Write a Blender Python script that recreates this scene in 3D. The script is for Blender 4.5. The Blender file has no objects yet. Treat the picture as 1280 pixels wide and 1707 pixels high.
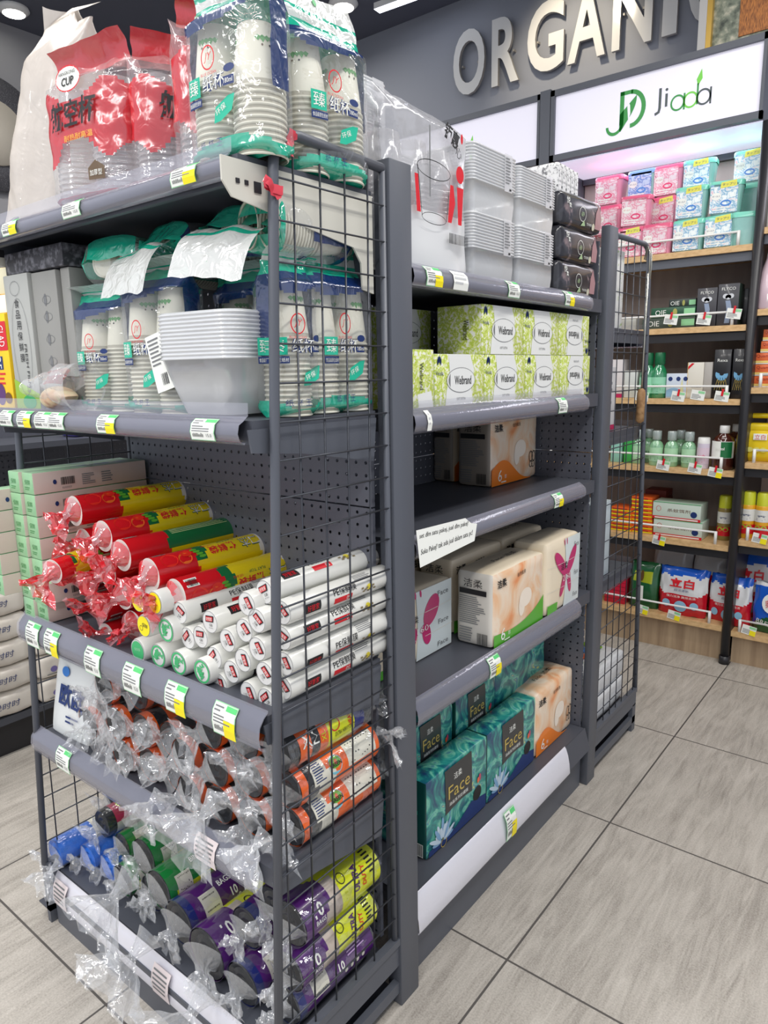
import bpy, bmesh, math, random
from mathutils import Vector, Matrix, noise
sc = bpy.context.scene
COL = sc.collection
PI = math.pi
V = Vector
# ------------------------------------------------------------------ camera
F_PX = 1175.6
YAW, PITCH, ROLL = -0.6739, 0.1971, -0.0181
CAM = V((0.74184, -0.95821, 1.27039))
_fw = V((math.sin(YAW)*math.cos(PITCH), math.cos(YAW)*math.cos(PITCH), -math.sin(PITCH)))
_rt = _fw.cross(V((0, 0, 1))).normalized(); _up = _rt.cross(_fw)
_r = _rt*math.cos(ROLL)+_up*math.sin(ROLL); _u = -_rt*math.sin(ROLL)+_up*math.cos(ROLL)
cd = bpy.data.cameras.new('camera'); co = bpy.data.objects.new('camera', cd); COL.objects.link(co)
cd.sensor_fit = 'HORIZONTAL'; cd.sensor_width = 36; cd.lens = 36*F_PX/1280; cd.clip_start = .05
co.matrix_world = Matrix.Translation(CAM) @ Matrix((_r, _u, -_fw)).transposed().to_4x4()
sc.camera = co
def at(px, py, **k):            # the point seen at a pixel of the photograph on a plane x=, y= or z=
    d = _fw+_r*((px-640)/F_PX)-_u*((py-852.7)/F_PX)
    a, v = list(k.items())[0]; i = 'xyz'.index(a)
    return CAM+d*((v-CAM[i])/d[i])
# ------------------------------------------------------------------ light and exposure
sc.view_settings.view_transform = 'Standard'; sc.view_settings.look = 'None'
sc.view_settings.gamma = 1; sc.view_settings.use_curve_mapping = False
sc.view_settings.exposure = 0.0
if hasattr(sc, 'cycles'):
    sc.cycles.transparent_max_bounces = 24; sc.cycles.max_bounces = 6; sc.cycles.use_denoising = True
w = bpy.data.worlds.new('world'); sc.world = w; w.use_nodes = True
w.node_tree.nodes['Background'].inputs[0].default_value = (.86, .9, 1, 1)
w.node_tree.nodes['Background'].inputs[1].default_value = .75
def area(name, loc, sx, sy, power, col=(1, .97, .93), rot=(0, 0, 0)):
    l = bpy.data.lights.new(name, 'AREA'); l.shape = 'RECTANGLE'; l.size = sx; l.size_y = sy; l.energy = power; l.color = col
    o = bpy.data.objects.new(name, l); COL.objects.link(o); o.location = loc; o.rotation_euler = rot; return o
area('ceiling_area_light', (1.3, -1.4, 3.1), .14, 3.4, 52)
area('ceiling_area_light', (1.05, 1.3, 3.1), .14, 2.2, 30)
area('ceiling_area_light', (-1.15, -1.5, 3.1), .14, 3.0, 60)
area('ceiling_area_light', (-2.3, 1.0, 3.1), .14, 2.4, 26)
area('ceiling_area_light', (-.4, -2.9, 2.9), 3.0, .14, 46)
area('ceiling_area_light', (.3, 1.0, 3.1), 2.0, .14, 15)  # added fill light that brightens the wall shelf fronts
def spot(loc, tgt, power, ang=60, col=(1, .86, .64), r=.04):
    l = bpy.data.lights.new('spot_lamp', 'SPOT'); l.energy = power; l.spot_size = math.radians(ang); l.spot_blend = .8; l.color = col; l.shadow_soft_size = r
    o = bpy.data.objects.new('spot_lamp', l); COL.objects.link(o); o.location = loc
    o.rotation_euler = (V(tgt)-V(loc)).to_track_quat('-Z', 'Y').to_euler()
spot((-.85, 2.0, 3.15), (-.88, 2.6, 2.70), 30, 70)
area('canopy_light', (-.35, 2.38, 2.15), .8, .2, 2, (.93, .93, 1)); area('canopy_light', (.5, 2.38, 2.15), .7, .2, 2.4, (.93, .93, 1))
# ------------------------------------------------------------------ materials
def s2l(c): return tuple(((x/255)/12.92 if x/255 <= .04045 else ((x/255+.055)/1.055)**2.4) for x in c)
_M = {}
def _new(name):
    m = bpy.data.materials.new(name); m.use_nodes = True; nt = m.node_tree
    return m, nt, nt.nodes['Principled BSDF'], nt.nodes['Material Output']
def mat(name, rgb=None, rough=.5, metal=0, spec=.5, emit=0, coat=0, bump=0, bscale=60):
    if name in _M: return _M[name]
    m, nt, b, o = _new(name); c = s2l(rgb)+(1,)
    b.inputs['Base Color'].default_value = c; b.inputs['Roughness'].default_value = rough
    b.inputs['Metallic'].default_value = metal; b.inputs['Specular IOR Level'].default_value = spec
    if coat: b.inputs['Coat Weight'].default_value = coat; b.inputs['Coat Roughness'].default_value = .08
    if emit: b.inputs['Emission Color'].default_value = c; b.inputs['Emission Strength'].default_value = emit
    if bump:
        n = nt.nodes.new('ShaderNodeTexNoise'); n.inputs['Scale'].default_value = bscale; n.inputs['Detail'].default_value = 3
        bp = nt.nodes.new('ShaderNodeBump'); bp.inputs['Strength'].default_value = bump; bp.inputs['Distance'].default_value = .004
        tc = nt.nodes.new('ShaderNodeTexCoord')
        nt.links.new(tc.outputs['Object'], n.inputs['Vector']); nt.links.new(n.outputs['Fac'], bp.inputs['Height']); nt.links.new(bp.outputs[0], b.inputs['Normal'])
        if coat: nt.links.new(bp.outputs[0], b.inputs['Coat Normal'])
    _M[name] = m; return m
def film(name, rgb=(235, 238, 240), alpha=.25, rough=.12, crinkle=.6, scale=45, edge=.5):
    """thin clear or tinted plastic film: see-through, denser where seen edge-on, with crinkled gloss"""
    if name in _M: return _M[name]
    m, nt, b, o = _new(name); N = nt.nodes; L = nt.links
    b.inputs['Base Color'].default_value = s2l(rgb)+(1,); b.inputs['Roughness'].default_value = rough; b.inputs['Specular IOR Level'].default_value = .9
    tr = N.new('ShaderNodeBsdfTransparent'); mx = N.new('ShaderNodeMixShader')
    tc = N.new('ShaderNodeTexCoord'); n = N.new('ShaderNodeTexNoise'); n.inputs['Scale'].default_value = scale; n.inputs['Detail'].default_value = 2; n.inputs['Distortion'].default_value = 1.2
    bp = N.new('ShaderNodeBump'); bp.inputs['Strength'].default_value = crinkle; bp.inputs['Distance'].default_value = .01
    L.new(tc.outputs['Object'], n.inputs['Vector']); L.new(n.outputs['Fac'], bp.inputs['Height']); L.new(bp.outputs[0], b.inputs['Normal'])
    gl = N.new('ShaderNodeBsdfGlossy'); gl.inputs['Roughness'].default_value = rough; gl.inputs['Color'].default_value = (.9, .92, .95, 1); L.new(bp.outputs[0], gl.inputs['Normal'])
    lw = N.new('ShaderNodeLayerWeight'); lw.inputs['Blend'].default_value = .35; L.new(bp.outputs[0], lw.inputs['Normal'])
    ml = N.new('ShaderNodeMath'); ml.operation = 'MULTIPLY_ADD'; ml.inputs[1].default_value = edge; ml.inputs[2].default_value = alpha; ml.use_clamp = True
    L.new(lw.outputs['Facing'], ml.inputs[0]); L.new(ml.outputs[0], mx.inputs[0]); L.new(tr.outputs[0], mx.inputs[1]); L.new(b.outputs[0], mx.inputs[2])
    m2 = N.new('ShaderNodeMixShader'); m2.inputs[0].default_value = .09
    L.new(mx.outputs[0], m2.inputs[1]); L.new(gl.outputs[0], m2.inputs[2]); L.new(m2.outputs[0], o.inputs[0])
    _M[name] = m; return m
def ramp_mat(name, stops, scale=8, detail=4, rough=.5, stretch=(1, 1, 1), dist=0, kind='noise', bump=0, coat=0, interp='LINEAR', rotz=0):
    if name in _M: return _M[name]
    m, nt, b, o = _new(name); N = nt.nodes; L = nt.links
    tc = N.new('ShaderNodeTexCoord'); mp = N.new('ShaderNodeMapping'); mp.inputs['Scale'].default_value = stretch; mp.inputs['Rotation'].default_value = (0, 0, rotz)
    if kind == 'noise':
        n = N.new('ShaderNodeTexNoise'); n.inputs['Detail'].default_value = detail; n.inputs['Distortion'].default_value = dist; out = n.outputs['Fac']
    else:
        n = N.new('ShaderNodeTexVoronoi'); out = n.outputs['Distance'] if kind == 'voronoi' else n.outputs['Color']
    n.inputs['Scale'].default_value = scale
    cr = N.new('ShaderNodeValToRGB'); cr.color_ramp.interpolation = interp; e = cr.color_ramp.elements
    while len(e) < len(stops): e.new(.5)
    for k, (p, c) in enumerate(stops): e[k].position = p; e[k].color = s2l(c)+(1,)
    L.new(tc.outputs['Object'], mp.inputs[0]); L.new(mp.outputs[0], n.inputs['Vector']); L.new(out, cr.inputs[0]); L.new(cr.outputs[0], b.inputs['Base Color'])
    b.inputs['Roughness'].default_value = rough
    if coat: b.inputs['Coat Weight'].default_value = coat; b.inputs['Coat Roughness'].default_value = .1
    if bump:
        bp = N.new('ShaderNodeBump'); bp.inputs['Strength'].default_value = bump; bp.inputs['Distance'].default_value = .003
        L.new(out, bp.inputs['Height']); L.new(bp.outputs[0], b.inputs['Normal'])
    _M[name] = m; return m
STEEL = mat('dark_grey_powder_coat', (88, 92, 101), .42, .1, .5, bump=.08, bscale=900)
STEEL2 = mat('shelf_board_grey', (78, 81, 90), .45, .1)
CREAM = mat('cream_bracket_steel', (205, 203, 192), .5)
WIRE = mat('wire_grey', (70, 73, 80), .35, .5)
BLACK = mat('black_steel', (38, 38, 42), .4)
WHITE = mat('white_plastic', (235, 235, 232), .35)
PAPER = mat('white_paper', (240, 242, 236), .6)
INK = mat('black_ink', (28, 28, 30), .5)
GREY = mat('grey_ink', (120, 122, 124), .6)
NAVY = mat('navy_ink', (28, 52, 110), .45)
RED = mat('red_ink', (214, 24, 40), .4)
GREEN = mat('green_ink', (52, 168, 92), .45)
TEAL = mat('teal_print', (34, 186, 152), .3, coat=.3)
YEL = mat('yellow_ink', (250, 232, 20), .45)
PINK = mat('pink_ink', (226, 50, 110), .4)
CLEAR = film('clear_strip_plastic', (190, 190, 205), .12, .1, .05, 30, .4)
WRAP = film('clear_wrapper', (240, 244, 246), .015, .08, .4, 32, .2)
CRINK = film('crinkled_clear_wrapper', (236, 238, 240), .12, .08, .4, 40, .38)
# ------------------------------------------------------------------ mesh builder
class MB:
    def __init__(s): s.v = []; s.f = []; s.mi = []; s.sm = []; s.mats = []; s.M = Matrix()
    def m(s, mt):
        if mt not in s.mats: s.mats.append(mt)
        return s.mats.index(mt)
    def add(s, vs, fs, mt, smooth=False):
        b = len(s.v); s.v += [s.M @ V(p) for p in vs]
        for k, f in enumerate(fs):
            s.f.append([b+i for i in f]); s.mi.append(s.m(mt[k] if isinstance(mt, list) else mt)); s.sm.append(smooth)
        return s
    def box(s, x0, x1, y0, y1, z0, z1, mt):
        if isinstance(mt, dict): d = mt.get('*'); mt = [mt.get(k, d) for k in ('-z', '+z', '-y', '+x', '+y', '-x')]
        vs = [(x0, y0, z0), (x1, y0, z0), (x1, y1, z0), (x0, y1, z0), (x0, y0, z1), (x1, y0, z1), (x1, y1, z1), (x0, y1, z1)]
        return s.add(vs, [(3, 2, 1, 0), (4, 5, 6, 7), (0, 1, 5, 4), (1, 2, 6, 5), (2, 3, 7, 6), (3, 0, 4, 7)], mt)
    def bevelbox(s, x0, x1, y0, y1, z0, z1, mt, r=.003):
        c = V(((x0+x1)/2, (y0+y1)/2, (z0+z1)/2)); h = V(((x1-x0)/2, (y1-y0)/2, (z1-z0)/2)); return s.rpack(c, h, mt, r, 2, 0, 0)
    def rpack(s, c, h, mt, r=.006, n=8, bulge=0, nz=0, seed=0):
        """rounded box, optionally pillow shaped; mt may be a dict per side"""
        c = V(c); h = V(h); r = min(r, min(h)*.98)
        if not isinstance(mt, dict): mt = {'*': mt}
        ks = []
        for a in range(-n, n+1): ks.append(a/n)
        if n == 2: ks = [-1, -.97, .97, 1]
        for ax in range(3):
            for sg in (-1, 1):
                a1, a2 = (ax+1) % 3, (ax+2) % 3
                if sg < 0: a1, a2 = a2, a1
                vs = []; fs = []; N = len(ks)
                for i in ks:
                    for j in ks:
                        p = V((0, 0, 0)); p[ax] = sg*h[ax]
                        p[a1] = (h[a1]-r)*i/.97 if n == 2 and abs(i) < 1 else h[a1]*i
                        p[a2] = (h[a2]-r)*j/.97 if n == 2 and abs(j) < 1 else h[a2]*j
                        q = V([max(-(h[k]-r), min(h[k]-r, p[k])) for k in range(3)]); d = p-q
                        if d.length > 1e-9: p = q+d.normalized()*r
                        if bulge: p[ax] += sg*bulge*(1-i*i)*(1-j*j)
                        if nz: p += V(noise.noise_vector((p+V((seed, seed*2, 0)))*18))*nz
                        vs.append(c+p)
                for i in range(N-1):
                    for j in range(N-1): fs.append((i*N+j, (i+1)*N+j, (i+1)*N+j+1, i*N+j+1))
                key = ('+' if sg > 0 else '-')+'xyz'[ax]
                s.add(vs, fs, mt.get(key, mt.get('*')), True)
        return s
    def grid(s, fn, nu, nv, mt, closeu=False, smooth=True):
        vs = []; fs = []; ms = []; W = nu if closeu else nu+1
        for j in range(nv+1):
            for i in range(W): vs.append(fn(i/nu, j/nv))
        for j in range(nv):
            for i in range(nu):
                i2 = (i+1) % W if closeu else i+1
                fs.append((j*W+i, j*W+i2, (j+1)*W+i2, (j+1)*W+i)); ms.append(mt((i+.5)/nu, (j+.5)/nv) if callable(mt) else mt)
        k = [q for q in range(len(fs)) if ms[q] is not None]
        return s.add(vs, [fs[q] for q in k], [ms[q] for q in k], smooth)
    def lathe(s, prof, n, mt, M=None, caps=(False, False)):
        old = s.M
        if M is not None: s.M = s.M @ M
        mm = mt if not isinstance(mt, list) else (lambda u, v: mt[min(int(v*(len(prof)-1)), len(mt)-1)])
        s.grid(lambda u, v: (prof[int(round(v*(len(prof)-1)))][0]*math.cos(2*PI*u), prof[int(round(v*(len(prof)-1)))][0]*math.sin(2*PI*u), prof[int(round(v*(len(prof)-1)))][1]), n, len(prof)-1, mm, True)
        for k, e in ((0, prof[0]), (1, prof[-1])):
            if caps[k]:
                vs = [(e[0]*math.cos(2*PI*i/n), e[0]*math.sin(2*PI*i/n), e[1]) for i in range(n)]
                s.add(vs, [list(range(n)) if k else list(range(n))[::-1]], caps[k])
        s.M = old; return s
    def tube(s, pts, r, mt, n=8, closed=False):
        pts = [V(p) for p in pts]; N = len(pts); rings = []; up = None
        for k in range(N):
            t = (pts[min(k+1, N-1)]-pts[max(k-1, 0)]).normalized()
            if up is None: up = t.orthogonal().normalized()
            a = (up-t*up.dot(t)).normalized(); up = a; b = t.cross(a)
            rr = r[k] if isinstance(r, (list, tuple)) else r
            rings.append([pts[k]+(a*math.cos(2*PI*i/n)+b*math.sin(2*PI*i/n))*rr for i in range(n)])
        vs = [p for q in rings for p in q]; fs = []
        for k in range(N-1):
            for i in range(n): fs.append((k*n+i, k*n+(i+1) % n, (k+1)*n+(i+1) % n, (k+1)*n+i))
        fs.append(list(range(n))[::-1]); fs.append([(N-1)*n+i for i in range(n)])
        return s.add(vs, fs, mt, n > 4)
    def poly(s, pts, fn, mt, smooth=False): return s.add([fn(*p) for p in pts], [list(range(len(pts)))], mt)
    def quad(s, u0, u1, v0, v1, fn, mt, n=1, nv=1):
        return s.grid(lambda u, v: fn(u0+(u1-u0)*u, v0+(v1-v0)*v), n, nv, mt, smooth=n > 1)
    def ellipse(s, cu, cv, a, b, fn, mt, n=20): return s.poly([(cu+a*math.cos(2*PI*i/n), cv+b*math.sin(2*PI*i/n)) for i in range(n)], fn, mt)
    def ring(s, cu, cv, a, b, t, fn, mt, n=24):
        return s.grid(lambda u, v: fn(cu+(a-t*v)*math.cos(2*PI*u), cv+(b-t*v)*math.sin(2*PI*u)), n, 1, mt, True, False)
    def text(s, st, cu, cv, hgt, fn, mt, wid=None, rot=0, bold=0, slant=0):
        vs, fs, W = glyphs(st, bold); k = hgt; kx = (wid/W) if wid else k
        c, sn = math.cos(rot), math.sin(rot); out = []; mi_ = -1 if getattr(fn, 'mir', False) else 1
        for x, y in vs:
            a, b = (x-W/2)*kx, (y-.5)*k; a += slant*b; a *= mi_; out.append(fn(cu+a*c-b*sn, cv+a*sn+b*c))
        return s.add(out, fs, mt)
    def lines(s, u0, u1, v0, v1, n, fn, mt=None, seed=1, vert=False, fill=.42):
        rnd = random.Random(seed); mt = mt or GREY
        for k in range(n):
            e = (v1-v0)/n; v = v0+e*(k+.3)
            if vert:
                e = (u1-u0)/n; x = u0+e*(k+.3); s.quad(x, x+e*fill, v0, v0+(v1-v0)*rnd.uniform(.6, 1), fn, mt)
            else: s.quad(u0, u0+(u1-u0)*rnd.uniform(.6, 1), v, v+e*fill, fn, mt)
        return s
    def barcode(s, u0, u1, v0, v1, fn, seed=1, bg=True):
        if bg: s.quad(u0-.002, u1+.002, v0-.0025, v1+.0015, fn, PAPER)
        rnd = random.Random(seed); x = u0; f2 = lambda a, b: fn(a, b)+(fn.n*.0003 if hasattr(fn, 'n') else V((0, 0, 0)))
        while x < u1:
            wd = rnd.choice((.0006, .001, .0016)); s.quad(x, min(x+wd, u1), v0, v1, f2, INK); x += wd+rnd.choice((.0007, .0012))
        return s
    def build(s, name, parent=None, origin=None):
        me = bpy.data.meshes.new(name); O = V(origin) if origin is not None else V((0, 0, 0))
        me.from_pydata([tuple(V(p)-O) for p in s.v], [], s.f)
        for m_ in s.mats: me.materials.append(m_)
        me.polygons.foreach_set('material_index', s.mi); me.polygons.foreach_set('use_smooth', s.sm); me.update()
        o = bpy.data.objects.new(name, me); COL.objects.link(o)
        if parent is not None: o.parent = parent
        elif origin is not None: o.location = O
        return o
_G = {}
def glyphs(st, bold=0):
    k = (st, bold)
    if k in _G: return _G[k]
    c = bpy.data.curves.new('lettering', 'FONT'); c.body = st; c.size = 1; c.resolution_u = 5 if len(st) == 1 and st in 'ORGANIC' else 2; c.offset = bold
    o = bpy.data.objects.new('lettering', c); COL.objects.link(o); me = bpy.data.meshes.new_from_object(o)
    xs = [q.co.x for q in me.vertices]; ys = [q.co.y for q in me.vertices]; x0, x1, y0, y1 = min(xs), max(xs), min(ys), max(ys); h = y1-y0
    vs = [((q.co.x-x0)/h, (q.co.y-y0)/h) for q in me.vertices]; fs = [list(p.vertices) for p in me.polygons]
    bpy.data.objects.remove(o); bpy.data.curves.remove(c); bpy.data.meshes.remove(me)
    _G[k] = (vs, fs, (x1-x0)/h); return _G[k]
def plane(o, u, v, eps=.0006):
    """maps flat (u, v) onto a plane: origin o, directions u and v, lifted by eps along the normal"""
    o, u, v = V(o), V(u).normalized(), V(v).normalized(); n = u.cross(v)
    f = lambda a, b: o+u*a+v*b+n*eps
    f_ = type('P', (), {'__call__': lambda self, a, b: f(a, b), 'n': n})(); return f_
def thing(name, label, cat, loc=(0, 0, 0), rotz=0, group=None):
    o = bpy.data.objects.new(name, None); COL.objects.link(o); o.empty_display_size = .05
    o.location = loc; o.rotation_euler = (0, 0, rotz) if not isinstance(rotz, tuple) else rotz; o['label'] = label; o['category'] = cat
    if group: o['group'] = group
    return o
def tag(o, label, cat, group=None):
    o['label'] = label; o['category'] = cat
    if group: o['group'] = group
    return o
def struct(name, mb, origin=None): o = mb.build(name, None, origin); o['kind'] = 'structure'; return o
def dup(root, label, loc=None, rot=None, group=None, scale=None):
    r = root.copy(); COL.objects.link(r); r['label'] = label
    if loc is not None: r.location = loc
    if rot is not None: r.rotation_euler = rot
    if scale is not None: r.scale = scale
    if group: r['group'] = group
    for ch in root.children:
        c = ch.copy(); COL.objects.link(c); c.parent = r
        for g in ch.children: d = g.copy(); COL.objects.link(d); d.parent = c
    return r
def nv(p, s=1): return noise.noise(V(p)*s)
# ================================================================== the room
def tile_mat():
    m, nt, b, o = _new('stone_look_floor_tile'); N = nt.nodes; L = nt.links
    tc = N.new('ShaderNodeTexCoord'); sp = N.new('ShaderNodeSeparateXYZ'); L.new(tc.outputs['Object'], sp.inputs[0])
    def mth(op, a, b_=None):
        n = N.new('ShaderNodeMath'); n.operation = op
        for i, q in enumerate((a, b_)):
            if q is None: continue
            if isinstance(q, (int, float)): n.inputs[i].default_value = q
            else: L.new(q, n.inputs[i])
        return n.outputs[0]
    gs = []; cells = []
    for ax, off in ((0, .113), (1, .233)):
        t = mth('DIVIDE', mth('SUBTRACT', sp.outputs[ax], off), .6); fr = mth('FRACT', t); cells.append(mth('FLOOR', t))
        gs.append(mth('LESS_THAN', mth('MINIMUM', fr, mth('SUBTRACT', 1, fr)), .0042))
    g = mth('MAXIMUM', gs[0], gs[1])
    wn = N.new('ShaderNodeTexWhiteNoise'); wn.noise_dimensions = '2D'; cb = N.new('ShaderNodeCombineXYZ'); L.new(cells[0], cb.inputs[0]); L.new(cells[1], cb.inputs[1]); L.new(cb.outputs[0], wn.inputs['Vector'])
    mp = N.new('ShaderNodeMapping'); mp.inputs['Scale'].default_value = (22, 2.6, 1); L.new(tc.outputs['Object'], mp.inputs[0])
    va = N.new('ShaderNodeVectorMath'); va.operation = 'MULTIPLY_ADD'; L.new(wn.outputs['Color'], va.inputs[0]); va.inputs[1].default_value = (9, 9, 9); L.new(mp.outputs[0], va.inputs[2])
    n1 = N.new('ShaderNodeTexNoise'); n1.inputs['Scale'].default_value = 2.2; n1.inputs['Detail'].default_value = 9; n1.inputs['Roughness'].default_value = .68; n1.inputs['Distortion'].default_value = .9; L.new(va.outputs[0], n1.inputs['Vector'])
    n2 = N.new('ShaderNodeTexNoise'); n2.inputs['Scale'].default_value = 5; n2.inputs['Detail'].default_value = 6; L.new(tc.outputs['Object'], n2.inputs['Vector'])
    n3 = N.new('ShaderNodeTexNoise'); n3.inputs['Scale'].default_value = 260; n3.inputs['Detail'].default_value = 2; L.new(tc.outputs['Object'], n3.inputs['Vector'])
    f = mth('ADD', mth('ADD', mth('MULTIPLY', n1.outputs['Fac'], .5), mth('MULTIPLY', n2.outputs['Fac'], .2)), mth('MULTIPLY', n3.outputs['Fac'], .3))
    cr = N.new('ShaderNodeValToRGB'); e = cr.color_ramp.elements; e.new(.5)
    for k, (p, c) in enumerate(((.36, (142, 136, 128)), (.5, (176, 170, 161)), (.64, (198, 192, 183)))): e[k].position = p; e[k].color = s2l(c)+(1,)
    L.new(f, cr.inputs[0])
    mx = N.new('ShaderNodeMix'); mx.data_type = 'RGBA'; L.new(g, mx.inputs['Factor']); L.new(cr.outputs[0], mx.inputs['A']); mx.inputs['B'].default_value = s2l((84, 80, 77))+(1,)
    L.new(mx.outputs['Result'], b.inputs['Base Color']); b.inputs['Roughness'].default_value = .5
    bp = N.new('ShaderNodeBump'); bp.inputs['Strength'].default_value = .25; bp.inputs['Distance'].default_value = .002; L.new(mth('SUBTRACT', f, mth('MULTIPLY', g, 2)), bp.inputs['Height']); L.new(bp.outputs[0], b.inputs['Normal'])
    return m
struct('floor', MB().box(-4, 3, -3.2, 3, -.05, 0, tile_mat()))
WALLM = mat('blue_grey_wall_paint', (130, 134, 144), .6)
struct('ceiling', MB().box(-3.7, 3, -.6, 2.75, 3.2, 3.25, mat('dark_ceiling_paint', (84, 87, 100), .6)))
struct('wall_back', MB().box(-3.7, 3, 2.62, 2.7, 0, 3.2, WALLM))
struct('wall_left', MB().box(-3.7, -3.6, -.6, 2.62, 0, 3.2, mat('pale_grey_wall_paint', (150, 150, 154), .6)))
# raised letters on the back wall
LM = mat('glossy_cream_letter', (212, 212, 210), .1, coat=.8); LS = mat('letter_side', (150, 146, 140), .4)
for ch, x0, x1 in (('O', -1.56, -1.262), ('R', -1.19, -1.02) if 0 else ('R', -1.222, -.985), ('G', -.945, -.69), ('A', -.655, -.375), ('N', -.335, -.09), ('I', -.035, .035), ('C', .09, .34)):
    pass
LET = (('O', 755, 837), ('R', 820, 864), ('G', 877, 938), ('A', 945, 1007), ('N', 1018, 1083), ('I', 1099, 1125), ('C', 1141, 1215))
PXL = {'O': (755, 807), 'R': (819, 864), 'G': (878, 938), 'A': (945, 1007), 'N': (1018, 1083), 'I': (1100, 1124), 'C': (1141, 1205)}
for ch, (a, b) in PXL.items():
    xa, xb = at(a, 100, y=2.58).x, at(b, 100, y=2.58).x
    mb = MB(); z0, z1 = 2.715, 3.03
    for k, (yy, mt_) in enumerate(((2.582, LM), (2.6, LS))):
        mb.text(ch, (xa+xb)/2, (z0+z1)/2, z1-z0, lambda u, v, yy=yy: V((u, yy, v)), mt_, wid=xb-xa, bold=.022)
    vs, fs, W = glyphs(ch, .022)          # side walls from the outline edges
    cnt = {}
    for f in fs:
        for i in range(len(f)):
            e = (f[i], f[(i+1) % len(f)]); cnt[tuple(sorted(e))] = cnt.get(tuple(sorted(e)), 0)+1
    kx = (xb-xa)/W; P = [((x-W/2)*kx+(xa+xb)/2, (y-.5)*(z1-z0)+(z0+z1)/2) for x, y in vs]
    for (i, j), n in cnt.items():
        if n == 1: mb.add([(P[i][0], 2.582, P[i][1]), (P[j][0], 2.582, P[j][1]), (P[j][0], 2.6, P[j][1]), (P[i][0], 2.6, P[i][1])], [(0, 1, 2, 3)], LS)
    for q in (-.25, .25): mb.box((xa+xb)/2+q*(xb-xa)-.004, (xa+xb)/2+q*(xb-xa)+.004, 2.598, 2.622, 2.86, 2.87, LS)
    o = mb.build('wall_letter', None, (xa, 2.6, z0)); tag(o, 'large raised cream letter %s mounted on the grey wall' % ch, 'letter', 'raised letters of the wall wording')
# ceiling lamps
LAMP = mat('lit_lamp', (255, 252, 240), .4, emit=14)
def downlight(px, py, label):
    p = at(px, py, z=3.2); t = thing('ceiling_downlight', label, 'light', p, 0, 'round ceiling downlights')
    MB().lathe([(.075, 0), (.08, -.012), (.06, -.03), (.055, -.03)], 24, WHITE).build('trim_ring', t); MB().lathe([(.054, -.032), (.001, -.034)], 24, LAMP).build('lamp_face', t)
downlight(22, 12, 'round lit downlight in the ceiling above the tall bag of cups'); downlight(572, 2, 'round lit downlight in the ceiling above the paper cup packs')
t = thing('linear_ceiling_light', 'long thin lit tube light where ceiling meets lettered wall', 'light', (-1.5, 2.35, 3.17))
p0, p1 = at(628, 18, z=3.17), at(700, -8, z=3.17); p1 = p0+(p1-p0)*1.9
mb = MB(); d = (p1-p0).normalized(); q = V((-d.y, d.x, 0))*.028
mb.add([p0-q, p1-q, p1+q, p0+q, p0-q+V((0, 0, .03)), p1-q+V((0, 0, .03)), p1+q+V((0, 0, .03)), p0+q+V((0, 0, .03))], [(0, 1, 2, 3), (0, 4, 5, 1), (3, 2, 6, 7), (0, 3, 7, 4), (4, 7, 6, 5)], [mat('lit_tube', (235, 240, 255), .4, emit=6)]+[WHITE]*4)
mb.build('tube', t, t.location)
# round wall decoration on the left wall
c = at(-14, 222, x=-3.58); t = thing('round_wall_ornament', 'round beige disc in a dark glittery ring on the left wall', 'wall decoration', c)
Rm = Matrix.Rotation(PI/2, 4, 'Y')
MB().lathe([(.30, 0), (.30, .03), (.15, .03)], 48, ramp_mat('glitter_dark', [(.3, (58, 58, 64)), (.62, (92, 92, 98)), (.75, (190, 190, 195))], 260, 2, .35), Rm).build('ring', t)
MB().lathe([(.17, .03), (.17, .05), (.001, .052)], 48, mat('beige_disc', (196, 189, 176), .5), Rm).build('disc', t)
# framed picture above the sign
t = thing('framed_picture', 'gold framed textured picture standing above the green logo sign', 'picture', (.1, 2.4, 2.49))
g0 = mat('gold_frame', (196, 160, 74), .35, .4); x0 = at(1163, 95, y=2.4).x
mb = MB(); mb.box(x0, x0+.03, 2.38, 2.45, 2.49, 2.98, mat('picture_outer_white', (205, 203, 200), .5)); mb.box(x0+.03, .75, 2.38, 2.45, 2.955, 2.98, WHITE); mb.build('outer_frame', t, t.location)
mb = MB(); mb.box(x0+.03, x0+.05, 2.385, 2.44, 2.49, 2.955, g0); mb.box(x0+.05, .75, 2.385, 2.44, 2.935, 2.955, g0); mb.box(x0+.05, .75, 2.385, 2.44, 2.49, 2.512, g0); mb.build('inner_frame', t, t.location)
mb = MB(); mb.box(x0+.05, .75, 2.41, 2.43, 2.512, 2.935, ramp_mat('abstract_picture', [(.3, (70, 78, 70)), (.5, (140, 148, 130)), (.7, (214, 210, 188))], 34, 5, .5)); mb.box(x0+.15, x0+.3, 2.404, 2.41, 2.56, 2.8, ramp_mat('abstract_orange', [(.35, (120, 70, 40)), (.6, (206, 132, 66))], 60, 3, .5, (8, 1, 1))); mb.build('canvas', t, t.location)

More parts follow.
